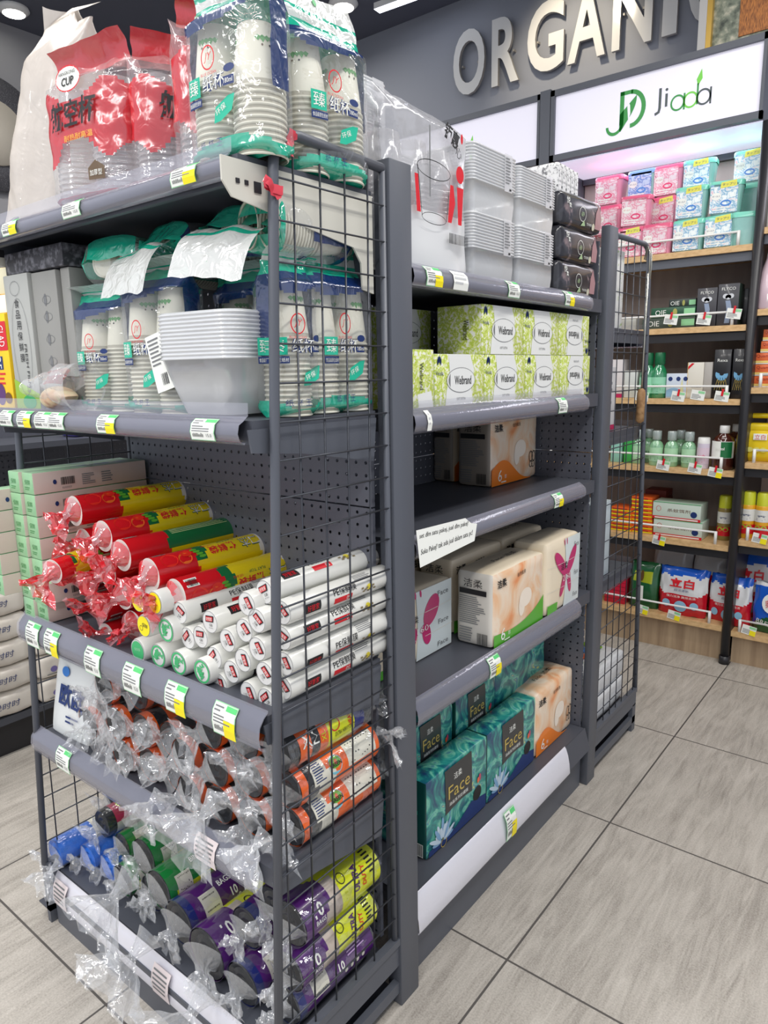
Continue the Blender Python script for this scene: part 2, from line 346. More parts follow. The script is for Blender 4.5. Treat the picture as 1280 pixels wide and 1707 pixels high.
# ================================================================== wall shelving
WOOD = ramp_mat('light_oak_edge', [(.3, (196, 158, 108)), (.6, (220, 184, 134))], 3, 6, .5, (14, 2, 30))
WOOD2 = ramp_mat('oak_kick_panel', [(.3, (150, 126, 100)), (.65, (184, 160, 130))], 3, 6, .55, (14, 2, .8))
BACKP = ramp_mat('wall_shelf_back', [(.3, (158, 147, 142)), (.7, (178, 167, 160))], 3, 4, .6, (6, 1, 1))
SIGN = mat('lit_white_sign', (232, 230, 244), .4, emit=.3)
LEDP = mat('lit_canopy_panel', (228, 226, 248), .4, emit=.65)
ZL = [1.731, 1.427, 1.133, .837, .52, .164]; ZR = [1.786, 1.482, 1.18, .878, .553, .152]
def bay(x0, x1, Z, label, loc, thick=(.024,)*6, rails=True, post=True, canopy=True):
    t = thing('wall_shelving_bay', label, 'shelving', loc, 0, 'wall shelving bays'); O = t.location
    MB().box(x0, x1, 2.57, 2.6, .14, 2.2, BACKP).build('back_panel', t, O)
    MB().box(x0, x1, 2.235, 2.255, 0, .14, WOOD2).build('kick_panel', t, O)
    for k, z in enumerate(Z):
        b = MB().box(x0, x1, 2.2, 2.57, z-.024, z, WOOD).build('shelf_board', t, O)
        if k < 5:
            mb = MB(); mb.box(x0, x1, 2.215, 2.235, z-.06, z-.024, STEEL if k < 1 else BLACK); mb.build('support_beam', b, O)
        if rails:
            mb = MB(); zr = z+.052; mb.tube([(x0+.03, 2.208, zr), (x1-.055, 2.208, zr)], .0045, WHITE)
            for xx in (x0+.03, x1-.055): mb.tube([(xx, 2.208, zr+.004), (xx, 2.208, z)], .0065, WHITE)
            mb.build('guard_rail', b, O)
    if post:
        mb = MB(); mb.tube([(x1+.019, 2.2, .03), (x1+.019, 2.2, 2.164)], .018, BLACK, 16); mb.tube([(x1+.019, 2.2, 0), (x1+.019, 2.2, .035)], .022, BLACK, 16)
        mb.box(x1+.002, x1+.036, 2.2, 2.57, .14, 2.164, BLACK); mb.build('post', t, O)
    if canopy:
        mb = MB(); mb.box(x0, x1, 2.2, 2.55, 2.166, 2.17, LEDP); mb.box(x0, x1, 2.545, 2.57, 2.14, 2.17, STEEL); mb.build('canopy_light', t, O)
    return t
bay(-.776, .075, ZL, 'middle wall shelving bay holding pink and teal laundry tubs', (-.35, 2.2, 0))
bay(.112, .95, ZR, 'right wall shelving bay beyond the black post', (.5, 2.2, 0), post=False)
bay(-1.66, -.83, ZL, 'left wall shelving bay hidden behind the gondola', (-1.2, 2.2, 0), rails=False)
def logo_sign(x0, x1, label, full=True):
    t = thing('lit_sign_board', label, 'sign', ((x0+x1)/2, 2.2, 2.17)); O = t.location; z0, z1 = 2.172, 2.462
    mb = MB(); mb.box(x0, x1, 2.17, 2.19, z1-.024, z1, STEEL); mb.box(x0, x1, 2.17, 2.19, z0, z0+.026, STEEL); mb.box(x0, x0+.018, 2.17, 2.19, z0, z1, STEEL); mb.box(x1-.012, x1, 2.17, 2.19, z0, z1, STEEL); mb.box(x0, x1, 2.19, 2.27, z0, z1, STEEL); mb.build('sign_frame', t, O)
    mb = MB(); mb.box(x0+.018, x1-.012, 2.184, 2.189, z0+.026, z1-.024, SIGN)
    f = plane((0, 2.1835, 0), (1, 0, 0), (0, 0, 1)); G = mat('sign_green', (44, 140, 62), .4, emit=.25); DK = mat('sign_dark_grey', (70, 82, 84), .4, emit=.1); LG = mat('sign_leaf_green', (110, 196, 70), .4, emit=.3)
    # logo: J and D with a leaf
    def S(cx, cz, k):
        P = lambda a, b: f(cx+a*k, cz+b*k)
        mb.grid(lambda u, v: P(-.30-.30*math.cos(PI*.95*u)*(1-.3*v)+.02, -.38-.30*math.sin(PI*u)*(1-.34*v)), 12, 1, G)   # J hook
        mb.quad(-.12, .02, -.40, .62, P, G); mb.quad(-.12, .3, .5, .62, P, G)
        mb.grid(lambda u, v: P(.24+(.5-.14*v)*math.sin(PI*u), .04+(.58-.13*v)*math.cos(PI*u)), 18, 1, G)  # D bowl
        L0 = [(-.12+.17*t, .02-.5*t**.8-.04) for t in (0, .2, .4)]
        mb.grid(lambda u, v: P(-.12+(.10+.60*math.sin(PI*.5*u)*(1-.25*u))*v*(1-.15*(1-u)), -.52+(.45+.5*v)*u-.16*(1-u)*v*(1-v)*2), 12, 6, G)
        mb.grid(lambda u, v: P(.22-.02*math.sin(PI*u)+.10*u*u+.05*v*math.sin(PI*u), -.22+.66*u), 10, 1, SIGN) if 0 else None
        mb.poly([(.10, .38), (.22, .16), (.24, -.1), (.18, -.34), (.155, -.1), (.13, .14)], lambda a_, b_: P(a_, b_)+V((0, -.0004, 0)), SIGN)
    if full:
        cx = at(1042, 185, y=2.183); S(cx.x-.008, cx.z, .125)
        k = .092; w0 = at(1090, 178, y=2.183).x; z = at(1135, 160, y=2.183).z-.012
        mb.text('Ji', w0+.028, z+.012, .098, f, DK, bold=0)
        for j, cc in enumerate(((.092, G), (.141, LG), (.19, DK))):
            mb.ring(w0+cc[0], z-.008, .028, .03, .007, f, cc[1], 24)
            if j != 1: mb.quad(w0+cc[0]+.022, w0+cc[0]+.029, z-.038, z+.022, f, cc[1])
        mb.quad(w0+.163, w0+.17, z-.03, z+.045, f, G); mb.poly([(w0+.166, z+.035), (w0+.16, z+.06), (w0+.178, z+.095), (w0+.182, z+.06)], f, LG)
    else:
        e = at(786, 238, y=2.183); mb.poly([(e.x-.01, e.z-.03), (e.x-.012, e.z-.0), (e.x+.006, e.z+.035), (e.x+.009, e.z)], f, LG); mb.ring(e.x-.03, e.z-.06, .03, .03, .007, f, LG); mb.ring(e.x+.03, e.z-.06, .03, .03, .007, f, DK)
    mb.build('sign_panel', t, O); return t
logo_sign(-.776, .078, 'lit white sign board with green leaf logo beside the framed picture')
logo_sign(-1.66, -.829, 'lit white sign board behind the clear container stacks', False)
t = thing('sign_divider_post', 'dark grey upright between the two lit sign boards', 'post', (-.803, 2.2, 0)); MB().box(-.827, -.779, 2.17, 2.57, 0, 2.47, STEEL).build('upright', t, t.location)
# small tags hanging on the rails
def rail_tag(px, py, label, yel=False, clip=True, w_=.055, hh=.04, tilt=.15, y=2.198):
    p = at(px, py, y=y); t = thing('rail_price_tag', label, 'price tag', p, (0, tilt, 0), 'price tags on the wall shelf rails'); mb = MB()
    f = plane((0, 0, 0), (1, 0, 0), (0, 0, 1)); mb.box(-w_/2, w_/2, 0, .0012, -hh/2, hh/2, PAPER); mb.quad(0, w_/2-.002, hh*.2, hh/2-.002, f, mat('pale_green_ink', (150, 214, 160), .5)); mb.lines(-w_/2+.004, w_*.3, -hh/2+.004, hh*.1, 4, f, GREY)
    if yel: mb.quad(.004, w_/2, -hh/2, .002, plane((0, -.0006, 0), (1, 0, 0), (0, 0, 1)), YEL)
    mb.build('tag_card', t)
    if clip: MB().box(-.004, .004, -.004, -.001, hh*.05, hh*.75, RED).build('red_clip', t)
for px, py, y_, c_, where in ((1118, 532, 0, 1, 'below the green toothpaste boxes'), (1173, 532, 0, 1, 'below the left black shaver box'), (1223, 522, 0, 1, 'below the right black shaver box'), (1070, 660, 0, 0, 'below the green bottles'), (1130, 660, 0, 1, 'below the blue and white carton'), (1163, 658, 0, 0, 'below the tall white carton'), (1203, 660, 0, 1, 'below the black patterned bottles'), (1105, 775, 0, 1, 'below the left green sanitiser bottles'), (1158, 780, 0, 1, 'below the white spray can'), (1192, 787, 1, 1, 'below the brown antiseptic bottle'), (1098, 900, 1, 1, 'below the green and white boxes'), (1070, 1015, 1, 0, 'below the dark green bag'), (1123, 1025, 1, 0, 'below the left red and white detergent bag'), (1248, 1050, 1, 0, 'below the blue detergent bag'), (1266, 897, 1, 1, 'below the yellow spray cans')):
    rail_tag(px, py, 'small white tag on the white rail '+where, y_, c_)
# ================================================================== gondola shelving
def peg_mat():
    m, nt, b, o = _new('pegboard_grey'); N = nt.nodes; L = nt.links
    b.inputs['Base Color'].default_value = s2l((98, 101, 111))+(1,); b.inputs['Roughness'].default_value = .42; b.inputs['Metallic'].default_value = .15
    tc = N.new('ShaderNodeTexCoord'); sp = N.new('ShaderNodeSeparateXYZ'); L.new(tc.outputs['Object'], sp.inputs[0])
    def mth(op, a, b_=None, c_=None):
        n = N.new('ShaderNodeMath'); n.operation = op
        for i, q in enumerate((a, b_, c_)):
            if q is None: continue
            if isinstance(q, (int, float)): n.inputs[i].default_value = q
            else: L.new(q, n.inputs[i])
        return n.outputs[0]
    u = mth('ADD', sp.outputs[0], sp.outputs[1]); k = 1/.0225
    a = mth('SUBTRACT', mth('FRACT', mth('MULTIPLY', u, k)), .5); c = mth('SUBTRACT', mth('FRACT', mth('MULTIPLY', sp.outputs[2], k)), .5)
    d = mth('SQRT', mth('ADD', mth('MULTIPLY', a, a), mth('MULTIPLY', c, c)))
    hole = mth('LESS_THAN', d, .135); tr = N.new('ShaderNodeBsdfTransparent'); mx = N.new('ShaderNodeMixShader')
    L.new(hole, mx.inputs[0]); L.new(b.outputs[0], mx.inputs[1]); L.new(tr.outputs[0], mx.inputs[2]); L.new(mx.outputs[0], o.inputs[0]); return m
PEG = peg_mat()
LIP = mat('strip_backing_grey', (96, 98, 112), .25, .35)
MILK = film('milky_strip_plastic', (236, 236, 246), .85, .2, .05, 30, .1)
def strip(parent, o, al, out, s0, s1, zb, zt, mt, name='price_strip', fence=.02, milky=None):
    """clear price strip: o base point, al along the shelf, out away from it"""
    o, al, out = V(o), V(al), V(out); mb = MB(); prof = [(0, zt+fence), (.001, zt), (.009, zt-.006), (.018, zt-(zt-zb)*.3), (.021, zt-(zt-zb)*.6), (.018, zb+.006), (.010, zb), (.008, zb+.003)]
    if milky is not None and zt-zb > .06: prof = [(q[0]*.45+(.012*(1-(q[1]-zb)/(zt-zb)) if q[0] > .003 else 0), q[1]) for q in prof]
    mb.grid(lambda u, v: o+al*(s0+(s1-s0)*u)+out*prof[int(round(v*7))][0]+V((0, 0, prof[int(round(v*7))][1])), 1, 7, milky or CLEAR, smooth=True)
    return mb.build(name, parent, parent.matrix_world.translation if 0 else O_[0])
O_ = [V((0, 0, 0))]
def shelf(t, o, al, out, s0, s1, dep, z, zb, zt, e0=None, e1=None, bracket=None, milky=None, th=.018, fence=.02):
    """board with folded front, backing rail and clear strip"""
    o, al, out = V(o), V(al), V(out); mb = MB()
    def bx(a0, a1, d0, d1, z0, z1, m_):
        P = [o+al*a+out*d+V((0, 0, 0)) for a, d in ((a0, d0), (a1, d0), (a1, d1), (a0, d1))]
        flip = (al.cross(out)).z < 0
        if flip: P = P[::-1]
        vs = [p+V((0, 0, z0)) for p in P]+[p+V((0, 0, z1)) for p in P]
        mb.add(vs, [(3, 2, 1, 0), (4, 5, 6, 7), (0, 1, 5, 4), (1, 2, 6, 5), (2, 3, 7, 6), (3, 0, 4, 7)], m_)
    bx(s0, s1, -dep, -.002, z-th, z, STEEL2); bx(s0, s1, -.012, -.002, z-.034, z-th, STEEL2)
    for a in (s0, s1-.003): bx(a, a+.003, -dep, -.004, z-.04, z-th, STEEL)
    b = mb.build('shelf_board', t, O_[0])
    mb = MB(); e0_ = s0 if e0 is None else e0; e1_ = s1 if e1 is None else e1
    prof = [(-.001, zt-.001), (.004 if milky is not None else .007, zt-.008), (.0155 if milky is None else .008, zt-(zt-zb)*.3), (.018 if milky is None else .011, zt-(zt-zb)*.6), (.0155 if milky is None else .012, zb+.008), (.004, zb+.004)]
    mb.grid(lambda u, v: o+al*(e0_+(e1_-e0_)*u)+out*prof[int(round(v*5))][0]+V((0, 0, prof[int(round(v*5))][1])), 1, 5, LIP, smooth=True)
    mb.build('strip_backing', b, O_[0]); strip(b, o, al, out, e0_-.004, e1_+.004, zb, zt, None, fence=fence, milky=milky); return b
def side_mesh(t, x, y0, yb, yt, sgn, nw=5, ztop=1.6):
    """wire side panel: rear pole at y0, front pole leaning from yb (bottom) to yt (top)"""
    yf = lambda z: yb+(yt-yb)*(z-.12)/(1.53-.12); W_ = t
    mb = MB(); R_ = .05; pts = [(x, yf(.155), .155), (x, yf(1.0), 1.0), (x, yf(ztop-.06), ztop-.06)]
    c = V((x, yf(ztop-.06)-sgn*R_*-1, ztop-.06)); s_ = 1 if y0 > yb else -1
    for k in range(1, 7):
        a = PI/2*k/6; pts.append((x, yf(ztop-.06)+s_*R_*(1-math.cos(a)), ztop-.06+(R_+.003)*math.sin(a)))
    pts += [(x, y0-s_*.008, ztop-.012), (x, y0-s_*.008, .155)]
    mb.tube(pts[:-1], .0075, STEEL, 10); mb.tube([pts[-2], pts[-1]], .006, STEEL, 8)
    mb.box(x-.008, x+.008, min(y0, yf(.15)), max(y0, yf(.15)), .145, .16, STEEL)
    fr = mb.build('side_frame', t, O_[0]); mb = MB()
    for i in range(25):
        z = 1.531-.055*i; mb.tube([(x+.004, yf(z), z), (x+.004, y0-s_*.004, z)], .0016, WIRE, 6)
    for k in range(nw):
        yy = y0-s_*(.045+.054*k); ya = yy-s_*.028
        zb_ = .16
        if s_*(yy-yf(1.5)) > .012: mb.tube([(x+.001, ya, zb_), (x+.001, yy, ztop-.012)], .0016, WIRE, 6)
        else: mb.tube([(x+.001, ya, zb_), (x+.001, (ya+yy)/2, .95)], .0016, WIRE, 6)
    mb.build('wire_grid', t, O_[0]); mb = MB()
    ya, yb2 = sorted((y0, yf(.1))); mb.box(x-.01, x+.004, ya, yb2, .095, .147, STEEL); mb.box(x-.01, x+.004, ya, yb2, .03, .055, STEEL)
    e = (ya, ya+.03) if s_ > 0 else (yb2-.03, yb2)
    mb.box(x-.01, x+.004, e[0], e[1], 0, .1, STEEL); mb.box(x-.05, x-.012, ya, yb2, .03, .034, STEEL2)
    mb.build('base_side_panel', t, O_[0]); return fr
def upright(t, x0, x1, y0, y1, z1, face='-y'):
    mb = MB(); mb.bevelbox(x0, x1, y0, y1, 0, z1, STEEL, .0025)
    for k in range(46 if y1 < .5 else 0):          # slot column
        z = .2+.03*k; xm = (x0+x1)/2
        if face == '-y': mb.box(xm-.002, xm+.002, y0-.0004, y0+.001, z, z+.016, BLACK)
    return mb.build('upright_post', t, O_[0])
# --- near end unit
near = thing('gondola_end_unit', 'near dark grey gondola end unit with five shelves of cups and bag rolls', 'shelving', (-.4, -.15, 0), 0, 'shop gondola units'); O_[0] = near.location
upright(near, -.034, 0, 0, .06, 1.605); upright(near, -.81, -.776, 0, .06, 1.605)
mb = MB()
for z0, z1 in ((.16, .55), (.552, 1.033), (1.036, 1.6)): mb.box(-.776, -.034, -.02, -.012, z0, z1, PEG)
mb.build('pegboard_back', near, O_[0])
side_mesh(near, -.0095, 0, -.324, -.245, 1); side_mesh(near, -.80, 0, -.324, -.245, 1)
mb = MB(); mb.box(-.785, -.02, -.314, -.294, 0, .09, STEEL); mb.box(-.785, -.765, -.3, -.02, 0, .1, STEEL); mb.build('plinth', near, O_[0])
SH = {1: (1.553, 1.520, 1.556), 2: (1.205, 1.172, 1.212), 3: (.757, .703, .764), 4: (.487, .438, .494), 5: (.13, .052, .122)}
NX = {1: (-.80, -.034), 2: (-.80, -.03), 3: (-.80, -.022), 4: (-.80, -.06), 5: (-.82, -.03)}
for k, (z, zb, zt) in SH.items():
    shelf(near, (0, -.297, 0), (1, 0, 0), (0, -1, 0), -.785, -.022, .276, z, zb, zt, NX[k][0], NX[k][1], milky=MILK if k == 5 else None, fence=.018 if k < 3 else .004)
mb = MB()                       # cream brackets of the top shelf, grey ones below
for x in (-.022, -.786):
    mb = MB(); P = [(-.325, 1.545), (-.325, 1.515), (-.31, 1.497), (-.24, 1.487), (-.07, 1.462), (-.052, 1.44), (-.05, 1.40), (-.022, 1.395), (-.022, 1.545)]
    mb.add([(x, y, z) for y, z in P]+[(x+.003, y, z) for y, z in P], [list(range(9))[::-1], list(range(9, 18))]+[(i, (i+1) % 9, 9+(i+1) % 9, 9+i) for i in range(9)], CREAM)
    for yy in (-.3, -.285): mb.box(x+.003, x+.0045, yy-.003, yy+.003, 1.515, 1.521, BLACK)
    mb.box(x+.0032, x+.0048, -.272, -.26, 1.508, 1.522, BLACK)
    mb.build('top_shelf_bracket', near, O_[0])
    for z in (1.205, .757, .487):
        mb = MB(); P = [(-.305, z-.012), (-.30, z-.045), (-.2, z-.055), (-.03, z-.085), (-.022, z-.012)]
        mb.add([(x, y, q) for y, q in P]+[(x+.003, y, q) for y, q in P], [list(range(5))[::-1], list(range(5, 10))]+[(i, (i+1) % 5, 5+(i+1) % 5, 5+i) for i in range(5)], STEEL); mb.build('shelf_bracket', near, O_[0])
# --- long side unit
main = thing('gondola_side_unit', 'right-facing dark grey gondola section holding tissue boxes', 'shelving', (-.2, .5, 0), 0, 'shop gondola units'); O_[0] = main.location
mb = MB()
for z0, z1 in ((.16, .55), (.552, 1.033), (1.036, 1.6)): mb.box(-.41, -.402, .06, .955, z0, z1, PEG)
mb.build('pegboard_back', main, O_[0])
MB().box(-.05, -.031, .06, .955, 0, .118, STEEL).build('plinth', main, O_[0])
RS = {1: (1.448, 1.412, 1.455), 2: (1.20, 1.158, 1.204), 3: (.958, .925, .968), 4: (.633, .585, .64), 5: (.198, .122, .205)}
for k, (z, zb, zt) in RS.items():
    shelf(main, (-.018, 0, 0), (0, 1, 0), (1, 0, 0), .066, .95, .38, z, zb, zt, .066, .80 if k == 5 else .835, milky=MILK if k == 5 else None, fence=.0 if k in (1, 3, 4, 5) else .012)
mb = MB(); mb.add([(-.018, .8, .2), (-.018, .95, .2), (.0, .95, .135), (.0, .8, .135)], [(0, 1, 2, 3)], STEEL2); mb.add([(-.02, .8, .198), (-.02, .95, .198), (-.002, .95, .133), (-.002, .8, .133)], [(3, 2, 1, 0)], STEEL2); mb.build('front_lip', main, O_[0])
MB().box(-.40, -.36, .94, .952, 1.085, 1.1, STEEL).build('cross_rail', main, O_[0])
# --- far end unit
far = thing('gondola_end_unit', 'far dark grey gondola end unit with tissue packs behind its wire side', 'shelving', (-.4, 1.2, 0), 0, 'shop gondola units'); O_[0] = far.location
upright(far, -.037, -.012, .967, 1.027, 1.64); upright(far, -.81, -.785, .967, 1.027, 1.64)
mb = MB()
for z0, z1 in ((.16, .55), (.552, 1.033), (1.036, 1.6)): mb.box(-.785, -.037, .955, .963, z0, z1, PEG)
mb.build('pegboard_back', far, O_[0]); side_mesh(far, -.022, 1.03, 1.405, 1.315, -1, 6, 1.635)
MB().box(-.785, -.03, 1.39, 1.41, 0, .1, STEEL).build('plinth', far, O_[0])
for z in (.13, .62, 1.08, 1.38): shelf(far, (0, 1.36, 0), (1, 0, 0), (0, 1, 0), -.78, -.04, .32, z, z-.05, z, -.78, -.05)
# --- neighbouring gondola to the left
nb = thing('gondola_side_unit', 'neighbouring dark gondola at the left edge stacked with white tissue packs', 'shelving', (-1.85, .4, 0), 0, 'shop gondola units'); O_[0] = nb.location
mb = MB(); mb.box(-2.09, -2.08, -.5, 1.6, .1, 1.6, PEG); mb.build('pegboard_back', nb, O_[0])
MB().box(-2.07, -1.67, -.5, 1.6, 0, .12, BLACK).build('plinth', nb, O_[0])
MB().box(-2.08, -1.64, -.5, 1.6, .12, .145, STEEL2).build('shelf_board', nb, O_[0])
MB().box(-2.08, -1.72, -.5, 1.6, 1.03, 1.05, STEEL2).build('shelf_board', nb, O_[0])
for y in (-.45, .62): MB().bevelbox(-1.72, -1.67, y, y+.03, 0, 1.62, STEEL).build('upright_post', nb, O_[0])
O_[0] = V((0, 0, 0))
# --- price tags in the strips
TG = mat('tag_green', (92, 206, 120), .5)
def strip_tag(px, py, label, axis, zb, zt, yel=False, kind=0, w_=.056):
    if axis == 'y': p = at(px, py, y=-.318); o = V((p.x, -.297, 0)); al = V((1, 0, 0)); out = V((0, -1, 0))
    else: p = at(px, py, x=.0); o = V((-.018, p.y, 0)); al = V((0, 1, 0)); out = V((1, 0, 0))
    H = zt-zb; pr = [(.010, zt-.005), (.0188, zt-H*.3), (.0218, zt-H*.6), (.0192, zb+.004)]
    def f(u, v, e=0):
        v = max(0, min(1, v)); k = min(int(v*3), 2); r_ = v*3-k; a, b = pr[3-k], pr[3-k-1]
        return o+al*u+out*(a[0]+(b[0]-a[0])*r_+.0008+e)+V((0, 0, a[1]+(b[1]-a[1])*r_))
    f1 = lambda u, v: f(u, v, .0004); f2 = lambda u, v: f(u, v, .0008); h = w_/2
    mb = MB(); pm = PAPER if kind != 2 else mat('pinkish_tag_paper', (226, 214, 214), .6)
    mb.quad(-h, h, 0, 1, f, mat('tag_edge_green', (150, 214, 160), .5) if kind == 0 else pm, 1, 3)
    if kind == 0:
        mb.quad(-h+.0015, h-.0015, .03, .97, f1, pm, 1, 3); mb.quad(.002, h-.0018, .78, .96, f2, TG); mb.lines(-h+.004, -.002, .66, .92, 2, f2, GREY)
        mb.lines(-h+.004, h*.6, .34, .62, 3, f2, GREY, 2); mb.lines(-h+.005, h*.1, .14, .32, 9, f2, INK, 3, True)
        mb.text('15.0' if not yel else 'RM', h*.55, .22, .13, f2, GREY, wid=.012)
    elif kind == 1: mb.lines(-h+.004, h-.004, .2, .85, 3, f1, mat('light_grey_ink', (196, 198, 200), .6))
    else: mb.lines(-h+.004, h-.004, .12, .9, 5, f1, GREY, 5)
    if yel: mb.quad(.001, h, 0, .5, lambda u, v: f(u, v, .0013), YEL, 1, 2)
    base = f(0, .5); ob = mb.build('price_tag', None, base); tag(ob, label, 'price tag', 'price tags in the clear shelf strips'); return ob
E_ = {k: (SH[k][1], SH[k][2]) for k in SH}; R_ = {k: (RS[k][1], RS[k][2]) for k in RS}
for px, py, lab, k, ye, kd in (
    (15, 382, 'yellow-marked price tag at the left end of the top shelf strip', 1, 1, 0), (118, 348, 'plain white price tag on the top strip below the tall white cup bag', 1, 0, 0), (305, 298, 'yellow-marked price tag on the top strip below the red cup packs', 1, 1, 0),
    (8, 688, 'white price tag at the far left of the second shelf strip', 2, 0, 0), (38, 690, 'yellow-marked price tag on the second strip under the yellow cartons', 2, 1, 0), (68, 693, 'white price tag on the second strip under the fresh film carton', 2, 0, 0), (92, 694, 'white price tag overlapped by its neighbour under the grey film carton', 2, 0, 0), (175, 700, 'yellow-marked price tag on the second strip below the small cup pack', 2, 1, 0), (337, 712, 'white price tag on the second strip below the clear bowl stack', 2, 0, 0),
    (52, 1050, 'leftmost white price tag on the third strip below the green boxes', 3, 0, 0), (83, 1063, 'yellow-marked price tag second from left on the third strip', 3, 1, 0), (152, 1095, 'white price tag on the third strip in front of the crumpled red wrappers', 3, 0, 0), (218, 1128, 'white price tag on the third strip below the green-capped rolls', 3, 0, 0), (290, 1157, 'yellow-marked price tag on the third strip left of the last one', 3, 1, 0), (372, 1195, 'rightmost yellow-marked price tag on the third strip below the white rolls', 3, 1, 0),
    (103, 1262, 'white price tag at the left of the fourth strip below the white bag', 4, 0, 0), (340, 1415, 'faded grey label on the fourth strip below the crinkled black rolls', 4, 0, 2), (100, 1505, 'faded pinkish label at the left of the lowest strip', 5, 0, 2), (268, 1662, 'faded label half hidden by clear wrappers on the lowest strip', 5, 0, 2)):
    strip_tag(px, py, lab, 'y', *E_[k], yel=ye, kind=kd)
for px, py, lab, k, ye, kd in (
    (722, 463, 'yellow-marked price tag on the strip below the printed cup bag', 1, 1, 0), (766, 468, 'blank white card on the strip below the clear container stacks', 1, 0, 1), (855, 478, 'white price tag on the strip below the front container stack', 1, 0, 0), (948, 490, 'yellow-marked price tag on the strip below the black tissue packs', 1, 1, 0),
    (937, 667, 'white price tag on the strip below the right yellow-green tissue boxes', 2, 0, 0), (714, 697, 'tiny white sticker on the strip below the leftmost tissue box', 2, 0, 1), (930, 824, 'yellow-marked price tag at the right end of the half empty shelf', 3, 1, 0), (824, 1106, 'yellow-marked price tag below the butterfly tissue packs', 4, 1, 0), (851, 1378, 'yellow-marked price tag on the lowest white strip of the side unit', 5, 1, 0)):
    strip_tag(px, py, lab, 'x', *R_[k], yel=ye, kind=kd, w_=.05 if lab[:4] != 'tiny' else .014)
# handwritten note on the half empty shelf
t = thing('handwritten_note', 'handwritten white paper note taped on the strip of the half empty shelf', 'note', (.004, .19, .945)); mb = MB()
n_u = V((0, 1, 0)); o = V((.006, .066, .925))
y1_ = at(792, 880, x=.006).y-.066
f = plane(o, (0, 1, 0), (-.12, 0, 1), .001)
mb.poly([(-.002, -.012), (y1_-.004, .0), (y1_+.012, .033), (y1_-.01, .038), (y1_-.03, .052), (-.002, .058)], f, PAPER)
f2 = plane(o, (0, 1, 0), (-.12, 0, 1), .0016)
mb.text('set dlm satu pakej, jual dlm pakej!', y1_*.46, .042, .0115, f2, INK, wid=y1_*.86, slant=.3, rot=-.03); mb.text('Suka Pakej! tak ada jual dalam satu pc!', y1_*.49, .016, .0125, f2, INK, wid=y1_*.93, slant=.3, rot=.02)
mb.build('paper', t, t.location)
# red tape wound on the wire frame
TAPE = mat('red_tape', (214, 60, 76), .35, coat=.4)
for px, py, lab, a in ((482, 238, 'strip of red tape on the curved top corner of the wire frame', .9), (452, 312, 'strip of red tape wound round the front pole of the wire frame', -.6)):
    p = at(px, py, x=.0); t = thing('red_tape', lab, 'tape', p); mb = MB()
    for k in range(3):
        mb.M = Matrix.Rotation(a+.25*k, 4, 'X'); mb.grid(lambda u, v: (.002+.003*math.sin(6*u+k)+.002*nv((u*3, v*3, k)), (u-.5)*.034, (v-.5)*.012+.006*nv((u*4, k, 2))), 8, 3, TAPE)
    mb.build('tape', t)
# ================================================================== cups on the two upper shelves
CUP = mat('white_paper_cup', (226, 224, 208), .5); CUPSH = mat('paper_cup_rim_shade', (176, 172, 156), .6)  # second tone paints the shade in the gaps between stacked rims
BLUEF = film('blue_printed_film', (14, 46, 104), .9, .2, .3, 34, .1); TEALF = film('teal_printed_film', (24, 184, 150), .88, .12, .3, 34, .1)
HEADF = film('white_header_film', (226, 228, 224), .86, .15, .4, 40, .1)
CLCUP = film('clear_cup_plastic', (225, 222, 222), .2, .1, .1, 30, .5)
REDF = film('red_printed_film', (204, 8, 28), .93, .2, .2, 34, .06); PINKF = film('pale_red_tint_film', (236, 190, 190), .14, .1, .4, 34, .35)
def stack_prof(n, R=.0362, pitch=.0075, cup=.072, rb=.0255):
    p = []
    for k in range(n):
        z = k*pitch; p += [(R-.0018, z), (R, z+.0008), (R, z+.0026), (R-.0018, z+.0036)]
    z = n*pitch; p += [(R-.0022, z+.002), (rb, z+cup), (rb-.002, z+cup+.0015), (rb-.0035, z+cup-.002)]
    return p
def cup_stack(parent, x, y, n, M=None, R=.0362, mt=None, leaf=True, rb=.0255, cup=.072, pitch=.0075, twist=0):
    mb = MB(); mb.M = (M or Matrix()) @ Matrix.Translation((x, y, 0)); pr = stack_prof(n, R, pitch, cup, rb)
    mb.lathe(pr, 24, mt or ([CUP, CUP, CUP, CUPSH]*n+[CUP]*4), None, (False, mt or CUP))
    if leaf:
        z0 = n*pitch+cup*.72; rr = lambda z: (R-.0022)+(rb-R+.0022)*((z-n*pitch)/cup)
        f = lambda u, v: V(((rr(v)+.0005)*math.sin(u), -(rr(v)+.0005)*math.cos(u), v))
        for a0 in (-1.2+twist, .9+twist, 2.9+twist):
            for k in range(5): a = a0+k*.22; mb.poly([(a-.15, z0), (a, z0+.003), (a+.16, z0+.0005), (a+.03, z0-.0045-.002*(k % 2))], f, mat('leaf_print_green', (96, 160, 96), .5))
            for k in range(2): mb.ellipse(a0+.35*k+.2, z0-.009, .05, .0016, f, INK if k else mat('leaf_brown', (110, 90, 70), .5), 8)
    mb.build('cup_stack', parent)
def bag_fn(a, b, H, seed, top=.86, ex=3.4, crin=.0016):
    def F(u, v):
        t = 2*PI*u; c, s_ = math.cos(t), math.sin(t)
        pinch = 1 if v < top else max(.06, 1-((v-top)/(1-top))**.75*.94); bot = min(1, .35+v*14); aa = a*(1 if v < top else 1+.02*(v-top)/(1-top)); bb = b*pinch*bot
        x = aa*(abs(c)**(2/ex))*(1 if c > 0 else -1); y = bb*(abs(s_)**(2/ex))*(1 if s_ > 0 else -1)
        wv = crin*(1+2.2*max(0, v-top)/(1-top)); n = V(noise.noise_vector(V((x*38, y*38, v*9+seed))))*wv
        return V((x, y, H*v))+n
    return F
def front(a, b, ex=3.4, e=.0022): return lambda u, v: V((u, -(b*max(0, 1-abs(u/a)**ex)**(1/ex))-e, v))
